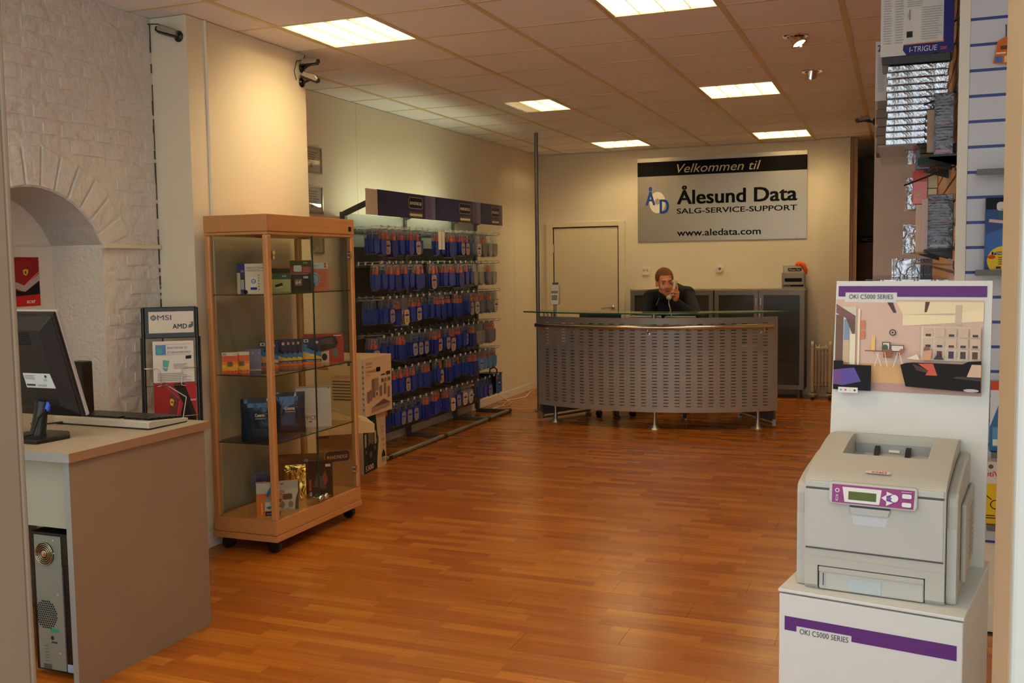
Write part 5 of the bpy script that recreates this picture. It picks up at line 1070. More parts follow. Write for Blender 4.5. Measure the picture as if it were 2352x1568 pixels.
for x, z_ in ((.1, .49), (.11, .33), (.11, .1), (.1, .54)): q.disc(x, z_, .003, (220, 220, 220), n=8)
q.build('ports', pc, kind='stuff')
b = MB(); b.lathe([(.043, 0), (.043, .004), (.0, .004)], (-.02, -.0025, .485), (0, -1, 0), 24); b.build('fan_opening', mat('dark_fan_well', (18, 18, 18), .5), pc)
for r_ in (.012, .02, .028, .036, .043): MB().tube([(-.02+r_*math.cos(2*math.pi*k/20), -.009, .485+r_*math.sin(2*math.pi*k/20)) for k in range(20)], .0016, 5, closed=True).build('fan_guard_ring', mat('brass_wire', (190, 170, 130), .3, .9), pc)
MB().lathe([(.012, .004), (.012, .009), (.002, .011)], (-.02, -.0025, .485), (0, -1, 0), 14).build('fan_hub', M_CHROME, pc); MB().box(.066, -.004, .03, .094, -.001, .06).build('licence_sticker', pm((150, 170, 200)), pc)
# monitor seen from behind
MZ = TZ
mo = thing('counter_monitor', 'black flat monitor seen from behind on the taupe counter', 'monitor', (-3.14, 2.88, MZ))
tiltm = R(16.8)
def mloc(x, d, z): c, s_ = math.cos(tiltm), math.sin(tiltm); return (x, .10 - s_*z + c*d, .09 + c*z + s_*d)
b = MB()
def mbox(b, x0, x1, d0, d1, z0, z1, ins=0.):
    n_ = len(b.v); cs = [(x0+ins, d0, z0+ins), (x1-ins, d0, z0+ins), (x1, d1, z0), (x0, d1, z0), (x0+ins, d0, z1-ins), (x1-ins, d0, z1-ins), (x1, d1, z1), (x0, d1, z1)]
    b.v += [mloc(*c) for c in cs]
    for f in ((3, 2, 1, 0), (4, 5, 6, 7), (0, 1, 5, 4), (1, 2, 6, 5), (2, 3, 7, 6), (3, 0, 4, 7)): b.f.append(tuple(n_+i for i in f)); b.m.append(0)
    return b
mbox(b, -.27, .135, -.055, -.018, .005, .425, .05); mbox(b, -.28, .143, -.018, .0, -.003, .435); b.build('back_shell', mat('black_satin_shell', (26, 25, 27), .38), mo, bevel=.004)
b = MB(); mbox(b, -.282, .145, .0, .016, -.005, .437); b.build('bezel', mat('silver_bezel', (186, 184, 186), .35, .3), mo, bevel=.003)
b = MB(); mbox(b, -.265, .128, .016, .0175, .015, .42); b.build('screen', mat('dark_lcd', (30, 34, 40), .2), mo)
for k in range(7):
    b = MB(); mbox(b, -.16, .03, -.0575, -.054, .315+.008*k, .318+.008*k); b.build('vent_slot', mat('vent_black', (8, 8, 8), .6), mo)
o_ = Vector(mloc(-.06, -.0556, .135)); q = Pr(o_, (1, 0, 0), Vector(mloc(0, 0, 1))-Vector(mloc(0, 0, 0)))
q.poly([(0, 0), (.15, 0), (.14, .062), (0, .062)], (206, 212, 214)); q.greek(.005, .035, .07, .055, 3, (130, 134, 138)); q.rect(.005, .008, .05, .016, (60, 60, 64)); q.greek(.06, .006, .12, .016, 2, (130, 134, 138)); q.text('CE', .1, .03, .014, (110, 114, 118)); q.disc(.115, .05, .006, (60, 66, 70)); q.build('rating_label', mo)
b = MB(); b.prism([(-.11, -.10), (.09, -.10), (.105, .05), (.04, .11), (-.06, .11), (-.125, .05)], (0, 0, 0), (1, 0, 0), (0, 1, 0), (0, 0, 1), .018); b.build('base', M_BLACK, mo, bevel=.005)
MB().tube([(-.01, .0, .012), (-.01, .02, .1), mloc(-.01, -.05, .07)], [.03, .026, .03], 10).build('neck', M_BLACK, mo, 50)
MB().tube([mloc(.02, -.06, .05), (.03, -.03, .09), (.02, -.05, .03), (-.05, -.12, .01), (-.2, -.14, .006)], .006, 6).build('signal_cable', M_BLACK, mo, 50); MB().tube([mloc(.02, -.045, .07), mloc(.02, -.07, .04)], .012, 8).build('blue_plug', mat('blue_vga_plug', (40, 76, 190), .4), mo, 50)
kb = thing('keyboard', 'black-keyed keyboard with a silver rim on the taupe counter', 'keyboard', (-3.13, 3.185, MZ), R(-1.5))
MB().prism([(0, .006), (.235, .004), (.235, .018), (.02, .036), (0, .034)], (-.265, 0, 0), (0, 1, 0), (0, 0, 1), (1, 0, 0), .53).build('case', mat('silver_keyboard_rim', (190, 184, 172), .4, .2), kb, bevel=.003); MB().box(-.262, .004, 0, .262, .23, .008).build('base', M_BLACK, kb)
b = MB()
for r_ in range(6):
    for c in range(21):
        x, y = -.245+.0234*c, .025+.033*r_
        if (r_, c) in ((0, 14), (1, 18)): continue
        zt_ = .0365-.018*(y-.02)/.215; b.box(x, y, zt_-.004, x+.0205, y+.029, zt_+.008)
b.build('keys', M_BLACK, kb, kind='stuff'); MB().tube([(-.2, .01, .012), (-.26, -.03, .006), (-.34, -.05, .006), (-.4, .05, .006)], .0035, 6).build('cord', M_BLACK, kb)
p_ = fy(176, 850, 3.36); sp = thing('desk_speaker', 'small black speaker half hidden behind the counter monitor', 'speaker', (p_[0], 3.385, MZ)); h_ = fy(176, 830, 3.36)[2]-MZ
MB().box(-.04, -.03, 0, .04, .03, h_).build('cabinet', M_BLACK, sp, bevel=.006); MB().lathe([(.028, 0), (.028, .004), (.018, .001), (.006, .003)], (0, .03, h_*.6), (0, 1, 0), 16).build('cone', M_DARK, sp)
# poster in the niche
a_, c_ = fx(40, 595, XN), fx(92, 697, XN); yL, yR, zT, zB = a_[1]-.10, c_[1], a_[2]+.01, c_[2]-.01
po = thing('niche_poster', 'red notebook poster fixed to the back of the arched niche', 'poster', (XN+.001, yL, zB)); W_, H_ = yR-yL, zT-zB
MB().box(0, 0, 0, .002, W_, H_).build('sheet', pm((176, 26, 26)), po)
q = Pr((.002, 0, 0), (0, 1, 0)); q.rect(0, H_*.3, W_, H_, (150, 24, 24)); q.poly([(0, H_*.62), (W_*.58, H_*.42), (W_, H_*.66), (W_, H_*.45), (W_*.6, H_*.28), (0, H_*.48)], (176, 160, 160)); q.poly([(0, H_*.2), (0, H_*.36), (W_*.6, H_*.3), (W_, H_*.52), (W_, H_*.24)], (34, 30, 32)); q.line(W_*.58, H_*.42, W_, H_*.70, .006, (214, 130, 116)); q.poly([(0, 0), (W_, 0), (W_, H_*.24), (0, H_*.16)], (190, 28, 26)); q.text('acer', W_*.62, H_*.06, .032, (236, 216, 210), .02, width=.055)
q.poly([(W_*.55, H_*.74), (W_*.62, H_*.76), (W_*.7, H_*.74), (W_*.68, H_*.66), (W_*.62, H_*.62), (W_*.56, H_*.66)], (222, 176, 50)); q.rect(W_*.6, H_*.66, W_*.64, H_*.72, (60, 44, 20)); q.build('poster_print', po)
# webcams used as shop cameras
M_CAMS = mat('silver_camera_shell', (150, 140, 128), .35, .4)
def webcam(lab, p, mount, body, look, s=1.):
    """p: wall point, mount: wall normal, body: offset of the camera body, look: viewing direction"""
    t = thing('webcam', lab, 'webcam', tuple(p)); p, mount, body, look = V(0, 0, 0), Vector(mount).normalized(), Vector(body), Vector(look).normalized()
    MB().lathe([(.028, 0), (.03, .004), (.022, .014), (.008, .018), (.008, .03)], (0, 0, 0), mount, 18).build('suction_mount', M_BLACK, t, 50)
    MB().tube([mount*.02, mount*.03+body*.4, body*.8], [.008, .009, .01], 8).build('arm', M_BLACK, t, 50)
    up = V(0, 0, 1); sd = look.cross(up).normalized(); up = sd.cross(look)
    def B(poly, o, d, nm, m): MB().prism(poly, o, look, up, sd, d).build(nm, m, t, bevel=.006)
    B([(-.055, -.012), (.045, -.016), (.055, .004), (.03, .022), (-.05, .02)], body-sd*.026, .052, 'shell', M_CAMS); B([(-.058, -.022), (.05, -.024), (.05, -.014), (-.058, -.01)], body-sd*.024, .048, 'clip', M_BLACK)
    MB().lathe([(.014, 0), (.014, .01), (.008, .011), (.002, .008)], body+look*.052-up*.004, look, 14).build('lens', M_BLACK, t, 50)
    return t
webcam('silver and black webcam stuck to the end face of the cream pillar near the ceiling', fy(411, 84, 4.379), (0, -1, 0), (-.03, -.055, .02), (-.8, -.35, .28))
webcam('silver webcam, upper of the two on the pillar corner below the ceiling', fx(692, 157, -3.579), (1, 0, 0), (.07, -.005, .035), (.75, .1, .05))
webcam('black-bottomed webcam, lower of the two on the pillar corner', fx(692, 190, -3.579), (1, 0, 0), (.07, .0, .03), (.8, .25, -.3))
for k, pts in enumerate(([(-3.86+.0, 4.36, 2.89), (-3.75, 4.36, 2.88), (-3.70, 4.35, 2.86)],)):
    MB().tube(pts, .003, 6).build('webcam_cable', M_DARK, None, 50, label='thin grey cable running to the webcam on the pillar end', cat='cable')
MB().tube([(-3.57, 5.40, 2.74), (-3.565, 5.37, 2.79), (-3.565, 5.40, 2.86), (-3.565, 5.47, 2.875), (-3.56, 5.49, 2.91)], .003, 6).build('webcam_cable', M_DARK, None, 50, label='thin grey cable looping between the two webcams on the pillar corner', cat='cable')
webcam('silver webcam on the left edge of the grey-beige partition', (-.19, 8.06, 2.60), (-1, 0, 0), (-.09, -.01, .025), (-.7, -.7, -.15))

# ================================================================== printer on its display stand
A_ = R(-10.5)
SL, SRt = fz(1787, 1350, .78), fz(2215, 1420, .78); sc_ = ((SL[0]+SRt[0])/2, (SL[1]+SRt[1])/2); A_ = math.atan2(SRt[1]-SL[1], SRt[0]-SL[0]); SWD = math.hypot(SRt[0]-SL[0], SRt[1]-SL[1])
M_STW = mat('white_display_card', (206, 204, 198), .5)
std = thing('printer_stand', 'white cardboard display stand with a purple stripe carrying the printer', 'display stand', (sc_[0], sc_[1], 0), A_); hw = SWD/2
MB().box(-hw+.002, .002, 0, hw-.002, .47, .768).build('box', M_STW, std, bevel=.003)
b = MB(); b.box(-hw, 0, .772, hw, .472, .78); b.box(-hw+.02, .02, .766, hw-.02, .45, .774); b.build('lid', M_STW, std, bevel=.002)
PUR, INK = (92, 44, 112), (74, 70, 80)
def band(q, w, zt, th, notch0, notch1, nd): q.poly([(0, zt), (w, zt), (w, zt-th), (notch1, zt-th), (notch1, zt-th*(1-nd)), (notch0, zt-th*(1-nd)), (notch0, zt-th), (0, zt-th)], PUR)
q = Pr((-hw, .002, 0)); q.o += Vector((.016, 0, 0)); band(q, SWD-.03, .715, .034, .028, .155, .4); q.text('OKI C5000 SERIES', .036, .677, .0185, INK, .0, width=.112); q.build('stripe_and_lettering', std)
# back card with the living-room picture
PX0, PX1 = -.197, .197
pnl = MB().prism([(PX0, .0), (PX1, 0), (PX1, .722), (PX0+.012, .722)], (0, .405, .78), (1, 0, 0), (0, .06, 1), (0, 1, 0), .008).build('header_card', M_STW, std)
q = Pr((PX0, .4045, .78), (1, 0, 0), (0, .06, 1)); pw = PX1-PX0; T = .722
band(q, pw-.03, T-.012, .028, .018, .15, .4); q.b.v = [(v[0]+.018, v[1], v[2]) for v in q.b.v]; q.text('OKI C5000 SERIES', .046, T-.046, .017, INK, .0, width=.112)
L0, R0, TT, BB = .014, pw-.018, T-.048, T-.29
def U(a, b): return (L0+(R0-L0)*a, BB+(TT-BB)*b)
def RP(a0, b0, a1, b1, c): q.rect(*U(a0, b0), *U(a1, b1), c)
def PP(pts, c): q.poly([U(*p) for p in pts], c)
PP([(0, 0), (1, 0), (1, 1), (.42, 1), (.42, .97), (.05, .97), (.05, 1), (0, 1)], (206, 172, 156)); RP(0, 0, 1, .3, (206, 160, 112)); PP([(0, 0), (1, 0), (1, .06), (.6, .1), (.25, .09)], (178, 140, 130))
PP([(.42, .98), (1, .98), (1, .8), (.8, .86), (.47, .84)], (226, 206, 170)); PP([(.47, .72), (1, .78), (1, .92), (.8, .84), (.47, .84)], (232, 212, 172)); PP([(.36, .97), (.40, .97), (.425, .86), (.405, .86)], (80, 56, 44)); PP([(.62, .98), (.65, .98), (.63, .87), (.615, .87)], (86, 60, 48)); RP(.82, .74, .86, .95, (196, 172, 150))
RP(0, .3, .145, .92, (206, 196, 176)); PP([(0, .95), (0, .85), (.14, .74), (.14, .82)], (120, 84, 84)); RP(.0, .3, .055, .83, (112, 84, 70)); RP(.06, .55, .10, .78, (120, 140, 170)); RP(.06, .3, .1, .55, (196, 170, 140)); PP([(.07, .8), (.14, .75), (.14, .6), (.12, .62)], (104, 80, 70)); RP(.105, .28, .145, .62, (226, 212, 184)); RP(.16, .28, .175, .9, (230, 212, 180))
RP(.18, .68, .21, .77, (206, 120, 90)); RP(.18, .57, .21, .66, (206, 120, 90)); q.disc(*U(.405, .645), .0085, (80, 62, 60), n=16); q.disc(*U(.405, .645), .0055, (200, 176, 164), n=14); q.disc(*U(.405, .645), .003, (80, 62, 60), n=10); RP(.26, .44, .285, .6, (230, 190, 110))
RP(.6, .36, .99, .72, (216, 196, 176))
for i in range(5):
    for j in range(3):
        RP(.615+.077*i, .38+.115*j, .68+.077*i, .48+.115*j, (198, 172, 150))
        if (i+j) % 2 == 0 or j < 2: RP(.63+.077*i, .385+.115*j, .665+.077*i, (.41 if j else .46)+.115*j, [(70, 62, 60), (60, 56, 76), (90, 60, 56)][(i*2+j) % 3])
RP(.34, .44, .395, .54, (60, 44, 40)); RP(.346, .448, .389, .532, (210, 196, 184)); RP(.4, .44, .49, .51, (60, 44, 40)); RP(.405, .447, .485, .503, (214, 200, 186)); q.disc(*U(.36, .48), .008, (70, 90, 66)); RP(.22, .435, .36, .445, (120, 70, 44)); RP(.35, .37, .41, .46, (140, 84, 54)); PP([(.43, .4), (.47, .4), (.5, .47), (.47, .47)], (150, 96, 70))
for x0_, x1_ in ((.32, .29), (.3, .34), (.36, .38), (.45, .42), (.46, .49)): q.line(*U(x0_, .43), *U(x1_, .27), .0015, (226, 214, 200))
q.disc(*U(.645, .475), .008, (140, 90, 70)); PP([(.62, .36), (.67, .36), (.68, .47), (.63, .46)], (206, 150, 120)); PP([(.69, .37), (.76, .37), (.72, .44)], (60, 52, 56)); PP([(.51, .37), (.6, .36), (.58, .42)], (226, 206, 190))
PP([(.0, .0), (.27, 0), (.27, .28), (.07, .28), (.07, .32), (0, .32)], (34, 32, 34)); PP([(.0, .06), (.0, .22), (.15, .25), (.2, .1), (.07, .05)], (86, 72, 150)); PP([(.0, .06), (.0, .22), (.05, .23), (.07, .05)], (110, 70, 130))
PP([(.5, .32), (.47, .30), (.51, .07), (1, .04), (1, .37), (.92, .36), (.88, .33), (.55, .33)], (36, 32, 31)); PP([(.55, .32), (.66, .26), (.67, .22), (.58, .25)], (74, 50, 46)); PP([(.59, .32), (.69, .325), (.72, .2), (.64, .2), (.66, .25)], (196, 84, 64)); PP([(.91, .2), (.94, .33), (1, .33), (1, .18)], (206, 170, 150)); PP([(.82, .18), (1, .16), (1, .2), (.84, .2)], (60, 52, 46)); q.disc(*U(.94, .06), .018, (180, 176, 176), ry=.004)
q.rect(*U(.04, -.03), *U(.18, .03), (222, 218, 210))
for i, c in enumerate(((90, 170, 200), (210, 90, 110), (226, 206, 150), (60, 58, 60))): q.disc(*U(.06+.033*i, .0), .0028, c, n=12)
q.build('header_picture', pnl)
# the printer itself
PL, PRr = fz(1822, 1343, .785), fz(2195, 1392, .785); PA = math.atan2(PRr[1]-PL[1], PRr[0]-PL[0]); PWd = math.hypot(PRr[0]-PL[0], PRr[1]-PL[1]); pcx = ((PL[0]+PRr[0])/2, (PL[1]+PRr[1])/2)
M_PR = mat('pale_grey_printer_plastic', (176, 172, 160), .45); M_PR2 = mat('light_grey_printer_panel', (180, 177, 168), .42); M_PRD = mat('grey_printer_recess', (150, 152, 152), .45)
ptr = thing('laser_printer', 'pale grey desktop laser printer with a purple control panel on the white stand', 'printer', (pcx[0], pcx[1], .7803), PA+R(-2)); h2 = PWd/2
prof = [(.012, .0), (.40, .0), (.40, .300), (.385, .318), (.30, .327), (.24, .321), (.17, .308), (.10, .293), (.045, .281), (.016, .272), (.004, .264), (.0, .252), (.0, .012)]
w_in = h2*.865
top = MB().prism(prof, (-w_in, 0, 0), (0, 1, 0), (0, 0, 1), (1, 0, 0), 2*w_in).build('body', M_PR, ptr, smooth=35)
cut(top, MB().prism([(.150, .36), (.150, .298), (.175, .268), (.335, .277), (.345, .36)], (-w_in*.62, 0, 0), (0, 1, 0), (0, 0, 1), (1, 0, 0), w_in*1.27))
cut(top, MB().box(-w_in*.80, -.01, -.01, w_in*.74, .05, .060))
top.data.polygons.foreach_set('use_smooth', [True]*len(top.data.polygons)); top.data.set_sharp_from_angle(angle=R(32))
MB().box(-w_in*.61, .330, .277, w_in*.64, .334, .30).build('exit_wall', M_PRD, ptr); MB().box(-w_in*.6, .19, .2635, w_in*.63, .333, .268).build('tray_floor', mat('slate_tray', (92, 96, 104), .4), ptr)
for x in (-.045, .03): MB().prism([(.29, .266), (.331, .268), (.331, .296), (.315, .292)], (x, 0, 0), (0, 1, 0), (0, 0, 1), (1, 0, 0), .012).build('exit_finger', M_BLACK, ptr)
MB().box(-.012, .326, .281, .014, .3295, .287).build('release_tab', M_WHITE, ptr); MB().box(-.03, .28, .267, .04, .325, .272).build('paper_stop', M_BLACK, ptr)
sp_ = [(.022, .0), (.41, .0), (.41, .276), (.36, .290), (.24, .286), (.10, .266), (.04, .252), (.026, .244), (.022, .226)]
for sx in (-1, 1):
    MB().prism(sp_, (w_in*sx, 0, 0), (0, 1, 0), (0, 0, 1), (sx, 0, 0), h2-w_in).build('side_shell', M_PR, ptr, bevel=.006)
    MB().box((h2)*sx, .10, .03, (h2+.012)*sx, .36, .215).build('side_bulge', M_PR, ptr, bevel=.009)
    MB().box(w_in*sx+.002*sx, .0212, .0185, h2*sx-.002*sx, .0218, .176).build('side_front', M_PR2, ptr)
b = MB()
for k in range(10): b.box(h2+.0118, .2, .06+.013*k, h2+.0126, .30, .064+.013*k)
b.build('side_vents', mat('vent_grey', (130, 126, 118), .5), ptr)
MB().box(-w_in+.003, -.003, .102, w_in-.003, .004, .243).build('front_door', M_PR2, ptr, bevel=.003); MB().box(-w_in+.003, -.0025, .2465, w_in-.003, .006, .262).build('top_cover_front', M_PR2, ptr, bevel=.002)
b = MB(); b.prism([(-w_in, .100), (w_in, .100), (w_in, .078), (-w_in, .084)], (0, -.001, 0), (1, 0, 0), (0, 0, 1), (0, 1, 0), .004); b.build('lower_lip', M_PR, ptr)
b = MB(); b.box(-w_in+.003, -.0028, .2428, w_in-.003, -.0005, .2467); b.box(-w_in+.003, -.0028, .0995, w_in-.003, -.0005, .1023); b.build('door_seam', mat('dark_seam', (72, 72, 74), .6), ptr)
# control panel
cp0, cp1 = -w_in*.60, w_in*.60
b = MB(); b.prism([(cp0, 0), (cp1, 0), (cp1+.004, .008), (cp1+.004, .046), (cp1, .05), (cp0, .05), (cp0-.004, .044), (cp0-.004, .008)], (0, -.017, .215), (1, 0, 0), (0, .22, 1), (0, 1, 0), .02); cpo = b.build('control_panel', M_PR2, ptr, bevel=.003)
q = Pr((cp0, -.0172, .215), (1, 0, 0), (0, .22, 1)); W_ = cp1-cp0; z0 = .004
q.poly([(.004, z0), (W_-.004, z0), (W_-.002, z0+.042), (.003, z0+.042)], (140, 58, 116)); q.poly([(.032, z0+.003), (.108, z0+.003), (.112, z0+.037), (.026, z0+.037)], (214, 210, 202)); q.rect(.040, z0+.009, .101, z0+.028, (78, 92, 36))
q.disc(.015, z0+.028, .005, (210, 206, 206)); q.disc(.015, z0+.028, .003, (140, 58, 116)); q.poly(rrect(.005, .014, .002, 3, .015, z0+.011), (210, 206, 206)); q.poly(rrect(.003, .010, .001, 3, .015, z0+.011), (140, 58, 116))
bx_ = W_*.70; 
for pts in ([(-.017, .0), (-.006, .0075), (-.006, -.0075)], [(-.006, .015), (-.006, .005), (.008, .010)], [(-.006, -.006), (.009, -.009), (-.006, -.017)]): q.poly([(bx_+a, z0+.020+b_) for a, b_ in pts], (214, 212, 214))
q.disc(bx_+.011, z0+.021, .0085, (216, 214, 216)); q.poly(rrect(.011, .004, .001, 2, bx_, z0+.020), (90, 90, 190)); q.poly(rrect(.02, .010, .003, 3, W_-.018, z0+.028), (214, 212, 210)); q.poly(rrect(.02, .010, .003, 3, W_-.018, z0+.009), (214, 212, 210))
q.greek(W_-.03, z0+.036, W_-.008, z0+.039, 1, (200, 180, 200), ragged=0); q.disc(W_-.03, z0+.0185, .0012, (220, 60, 40), n=8); q.disc(W_-.007, z0+.0185, .0012, (220, 60, 40), n=8); q.build('panel_print', cpo)
b = MB(); b.prism([(-w_in*.34, .215), (w_in*.26, .215), (w_in*.18, .168), (-w_in*.27, .168)], (0, -.0034, 0), (1, 0, 0), (0, 0, 1), (0, 1, 0), .002); b.build('door_recess', mat('pale_recess', (190, 192, 190), .45), ptr)
b = MB(); b.prism([(-w_in*.33, .209), (w_in*.25, .209), (w_in*.22, .193), (-w_in*.30, .193)], (0, -.010, 0), (1, 0, 0), (0, 0, 1), (0, 1, 0), .006); b.build('latch', M_PR2, ptr, bevel=.001); MB().box(-w_in*.33, -.0042, .209, w_in*.25, -.0005, .216).build('latch_shadow_gap', mat('dark_seam', (72, 72, 74), .6), ptr)
# cassette
MB().box(-w_in*.785, .004, .002, w_in*.725, .30, .057).build('paper_cassette', M_PR2, ptr, bevel=.004); b = MB(); b.box(-w_in*.785, .001, .044, w_in*.725, .006, .057); b.build('cassette_top_edge', M_PR, ptr, bevel=.002)
MB().box(-w_in*.34, .0028, .006, w_in*.13, .0045, .036).build('cassette_grip', mat('grip_grey', (172, 182, 182), .4), ptr); MB().box(-w_in*.735, .0025, .008, -w_in*.69, .0045, .046).build('paper_gauge_frame', M_PR2, ptr); MB().box(-w_in*.722, .0018, .012, -w_in*.705, .003, .042).build('paper_gauge', mat('purple_gauge', (96, 60, 78), .4), ptr)
q = Pr((-w_in*.17, .036, .2820), (1, 0, 0), (0, 1, .22)); q.poly(rrect(.056, .016, .006, 3, .03, .008), (206, 196, 186)); q.text('OKI', .016, .003, .014, (214, 56, 30), .03, width=.032); q.build('badge', ptr)
# ================================================================== goods on the slatwall block
def bracket_shelf(lab, x0, y0, x1, y1, z, m, lip=None, name='display_shelf'):
    t = thing(name, lab, 'shelf', ((x0+x1)/2, (y0+y1)/2, z)); wp(box_ob('plate', m, x0, y0, z-.006, x1, y1, z), t)
    if lip: wp(box_ob('front_lip', lip, x0-.012, y0-.014, z-.022, x1, y0, z+.012), t)
    b = MB()
    for yy in (y0+.03, y1-.05): b.prism([(0, -.006), (-.11, -.006), (-.11, -.011), (0, -.045)], (SX, yy-.003, z), (1, 0, 0), (0, 0, 1), (0, 1, 0), .006)
    wp(b.build('bracket', M_BLACK), t); return t
M_ACR = glass('clear_acrylic_shelf', (.90, .90, .86), 1.0); M_SHR = foil('silver_shrink_wrap', (190, 196, 206), (9, 4, 9), .8, .16, .85); M_SHD = foil('dark_shrink_wrap', (84, 86, 92), (6, 6, 14), .5, .18, .5)
zs = fy(2030, 131, 4.6)[2]; zf = fy(2080, 332, 4.6)[2]
bracket_shelf('high clear shelf carrying the stack of shrink-wrapped boxes', -.095, 4.585, SX-.001, 5.5, zf, M_ACR)
ORDN = 'first second third fourth fifth sixth seventh eighth ninth tenth eleventh twelfth'.split(); nst = 12; hst = (zs-.036-zf-.001)/nst
for k in range(nst):
    MB().box(-.125, 0, 0, .12, .22, hst-.0015).build('shrink_wrapped_box', M_SHR, None, bevel=.004, loc=(.063+random.uniform(-.004, .004), 4.605+random.uniform(-.006, .006), zf+.0005+hst*k), rot=R(random.uniform(-1.5, 1.5)), label='silver shrink-wrapped box, %s from the bottom of the high stack under the speaker box' % ORDN[k], cat='product box', group='shrink-wrapped boxes in the high stack')
MB().box(-.14, 0, 0, .13, .23, .034).build('black_flat_box', mat('black_glossy_box', (22, 22, 24), .3, coat=.4), None, bevel=.002, loc=(.056, 4.595, zf+.0008+hst*nst), label='black flat box between the silver stack and the speaker box', cat='product box')
for k in range(6): MB().box(-.13, 0, 0, .12, .22, .0395).build('brown_flat_box', mat('brown_flat_carton', (120, 100, 78), .5), None, bevel=.003, loc=(.02+random.uniform(-.004, .004), 4.92, zf+.0005+.04*k), rot=R(random.uniform(-1, 1)), label='brown flat box, %s from the bottom of the rear stack on the high shelf' % ORDN[k], cat='product box', group='brown boxes in the rear stack')
def p_itr(q, w, h):
    q.rect(0, 0, w, h, (214, 212, 208)); q.rect(w*.86, 0, w, h, (38, 40, 120)); q.poly([(w*.36, 0), (w, 0), (w, h*.12), (w*.32, h*.12), (w*.31, h*.06)], (38, 40, 120)); q.line(w*.32, h*.122, w*.87, h*.128, .004, (220, 130, 40)); q.text('I-TRIGUE', w*.40, h*.03, .032, (214, 214, 220), .0, .12, width=w*.38); q.text('3300', w*.82, h*.03, .018, (220, 110, 40), .01, .2, width=.025)
    q.text('2.1', w*.035, h*.83, .042, (46, 48, 120), .02, width=.034); q.greek(w*.04, h*.14, w*.16, h*.78, 22, (168, 166, 166), .35); q.greek(w*.2, h*.14, w*.32, h*.8, 22, (168, 166, 166), .35); q.greek(w*.36, h*.55, w*.6, h*.84, 12, (168, 166, 166), .35); q.greek(w*.64, h*.62, w*.85, h*.88, 12, (168, 166, 166), .35); q.greek(w*.56, h*.16, w*.85, h*.55, 14, (168, 166, 166), .3)
    q.rect(w*.36, h*.2, w*.44, h*.27, (50, 50, 54)); q.line(w*.4, h*.4, w*.4, h*.52, .0035, (120, 120, 124)); q.line(w*.375, h*.42, w*.375, h*.48, .002, (150, 150, 150))
fL, fR = fy(2022, 140, 4.6), fy(2190, 130, 4.6); wI = fR[0]-fL[0]
it = MB().box(-wI/2, 0, 0, wI/2, .22, .36).build('speaker_box', pm((206, 206, 204)), None, bevel=.002, loc=((fL[0]+fR[0])/2, 4.6, zs+.0), rot=R(-1), label='white and blue speaker box at the front of the high shelf', cat='product box'); q = Pr((-wI/2, 0, 0)); p_itr(q, wI, .36); q.build('front_print', it)
it = MB().box(-.13, 0, 0, .13, .2, .27).build('speaker_box', pm((206, 206, 204)), None, bevel=.002, loc=(.012, 4.93, zf+.241), rot=R(-1), label='white speaker box behind the front one on the rear stack', cat='product box'); q = Pr((-.13, 0, 0)); p_itr(q, .26, .27); q.build('front_print', it)
def swbox(lab, pa, pb, Y, d, m, deg=0, fn=None, name='software_box', side=None, group=None):
    """box whose front spans the pixel corners pa (upper left) - pb (lower right) at depth Y"""
    a, c = fy(*pa, Y), fy(*pb, Y); w = c[0]-a[0]; h = a[2]-c[2]
    o = MB().box(-w/2, 0, 0, w/2, d, h).build(name, m, None, bevel=.002, loc=((a[0]+c[0])/2, Y, c[2]), rot=R(deg), label=lab, cat='software box', group=group)
    if fn: q = Pr((-w/2, 0, 0), rough=.2); fn(q, w, h); q.build('front_print', o)
    if side: q = Pr((-w/2, d, 0), (0, -1, 0), rough=.3); side(q, d, h); q.build('side_print', o)
    return o, a, c
def p_txt(c1, c2):
    def f(q, w, h): q.greek(w*.12, h*.2, w*.85, h*.9, 14, c1, .22, .1); q.rect(w*.1, h*.04, w*.8, h*.08, c2); q.line(w*.15, h*.5, w*.85, h*.5, .002, (200, 120, 80)); q.line(w*.15, h*.92, w*.85, h*.92, .002, (200, 120, 80))
    return f
M_NVB = mat('navy_software_box', (30, 38, 70), .2, coat=.6); M_RDB = mat('red_software_box', (206, 60, 34), .25, coat=.5); M_YLB = mat('yellow_software_box', (206, 176, 40), .25, coat=.5); M_PKB = mat('pinkish_spine_box', (206, 176, 160), .35, coat=.3); M_BRB = mat('brown_software_box', (150, 110, 60), .3, coat=.4)
def shelf_for(o, a, c, Y, d, lab, m=M_BLACK): bracket_shelf(lab, min(a[0], c[0])-.01, Y-.01, SX-.001, Y+d+.02, c[2]-.0005, m)
def p_nav(q, w, h): q.rect(0, h*.6, w, h, (24, 26, 40)); q.greek(w*.25, h*.72, w*.8, h*.82, 1, (180, 180, 190), .7, 0); q.poly([(0, h*.1), (w*.6, h*.3), (w, h*.1), (w*.5, h*.22)], (140, 170, 200)); q.poly([(w*.5, h*.2), (w, h*.5), (w*.6, h*.25), (w, h*.05)], (90, 130, 180))
r1 = swbox('dark shrink-wrapped software box high on the slatwall under the shelf', (2147, 214), (2189, 354), 4.475, .05, M_SHD, -2, p_txt((150, 150, 154), (190, 130, 140))); shelf_for(*r1, 4.475, .05, 'small black shelf under the dark software box high on the slatwall')
swbox('brown software box tucked behind the dark high one', (2130, 252), (2150, 349), 4.535, .03, M_BRB, -2)
r1 = swbox('navy software box with a light burst beside the brown one', (2104, 296), (2136, 388), 5.25, .06, M_NVB, -6, p_nav); shelf_for(*r1, 5.25, .07, 'small clear shelf under the navy software box beside the brown one', M_ACR)
z_g = fy(2150, 388, 5.0)[2]; a_, c_ = fy(2114, 388, 4.9), fy(2184, 388, 4.9)
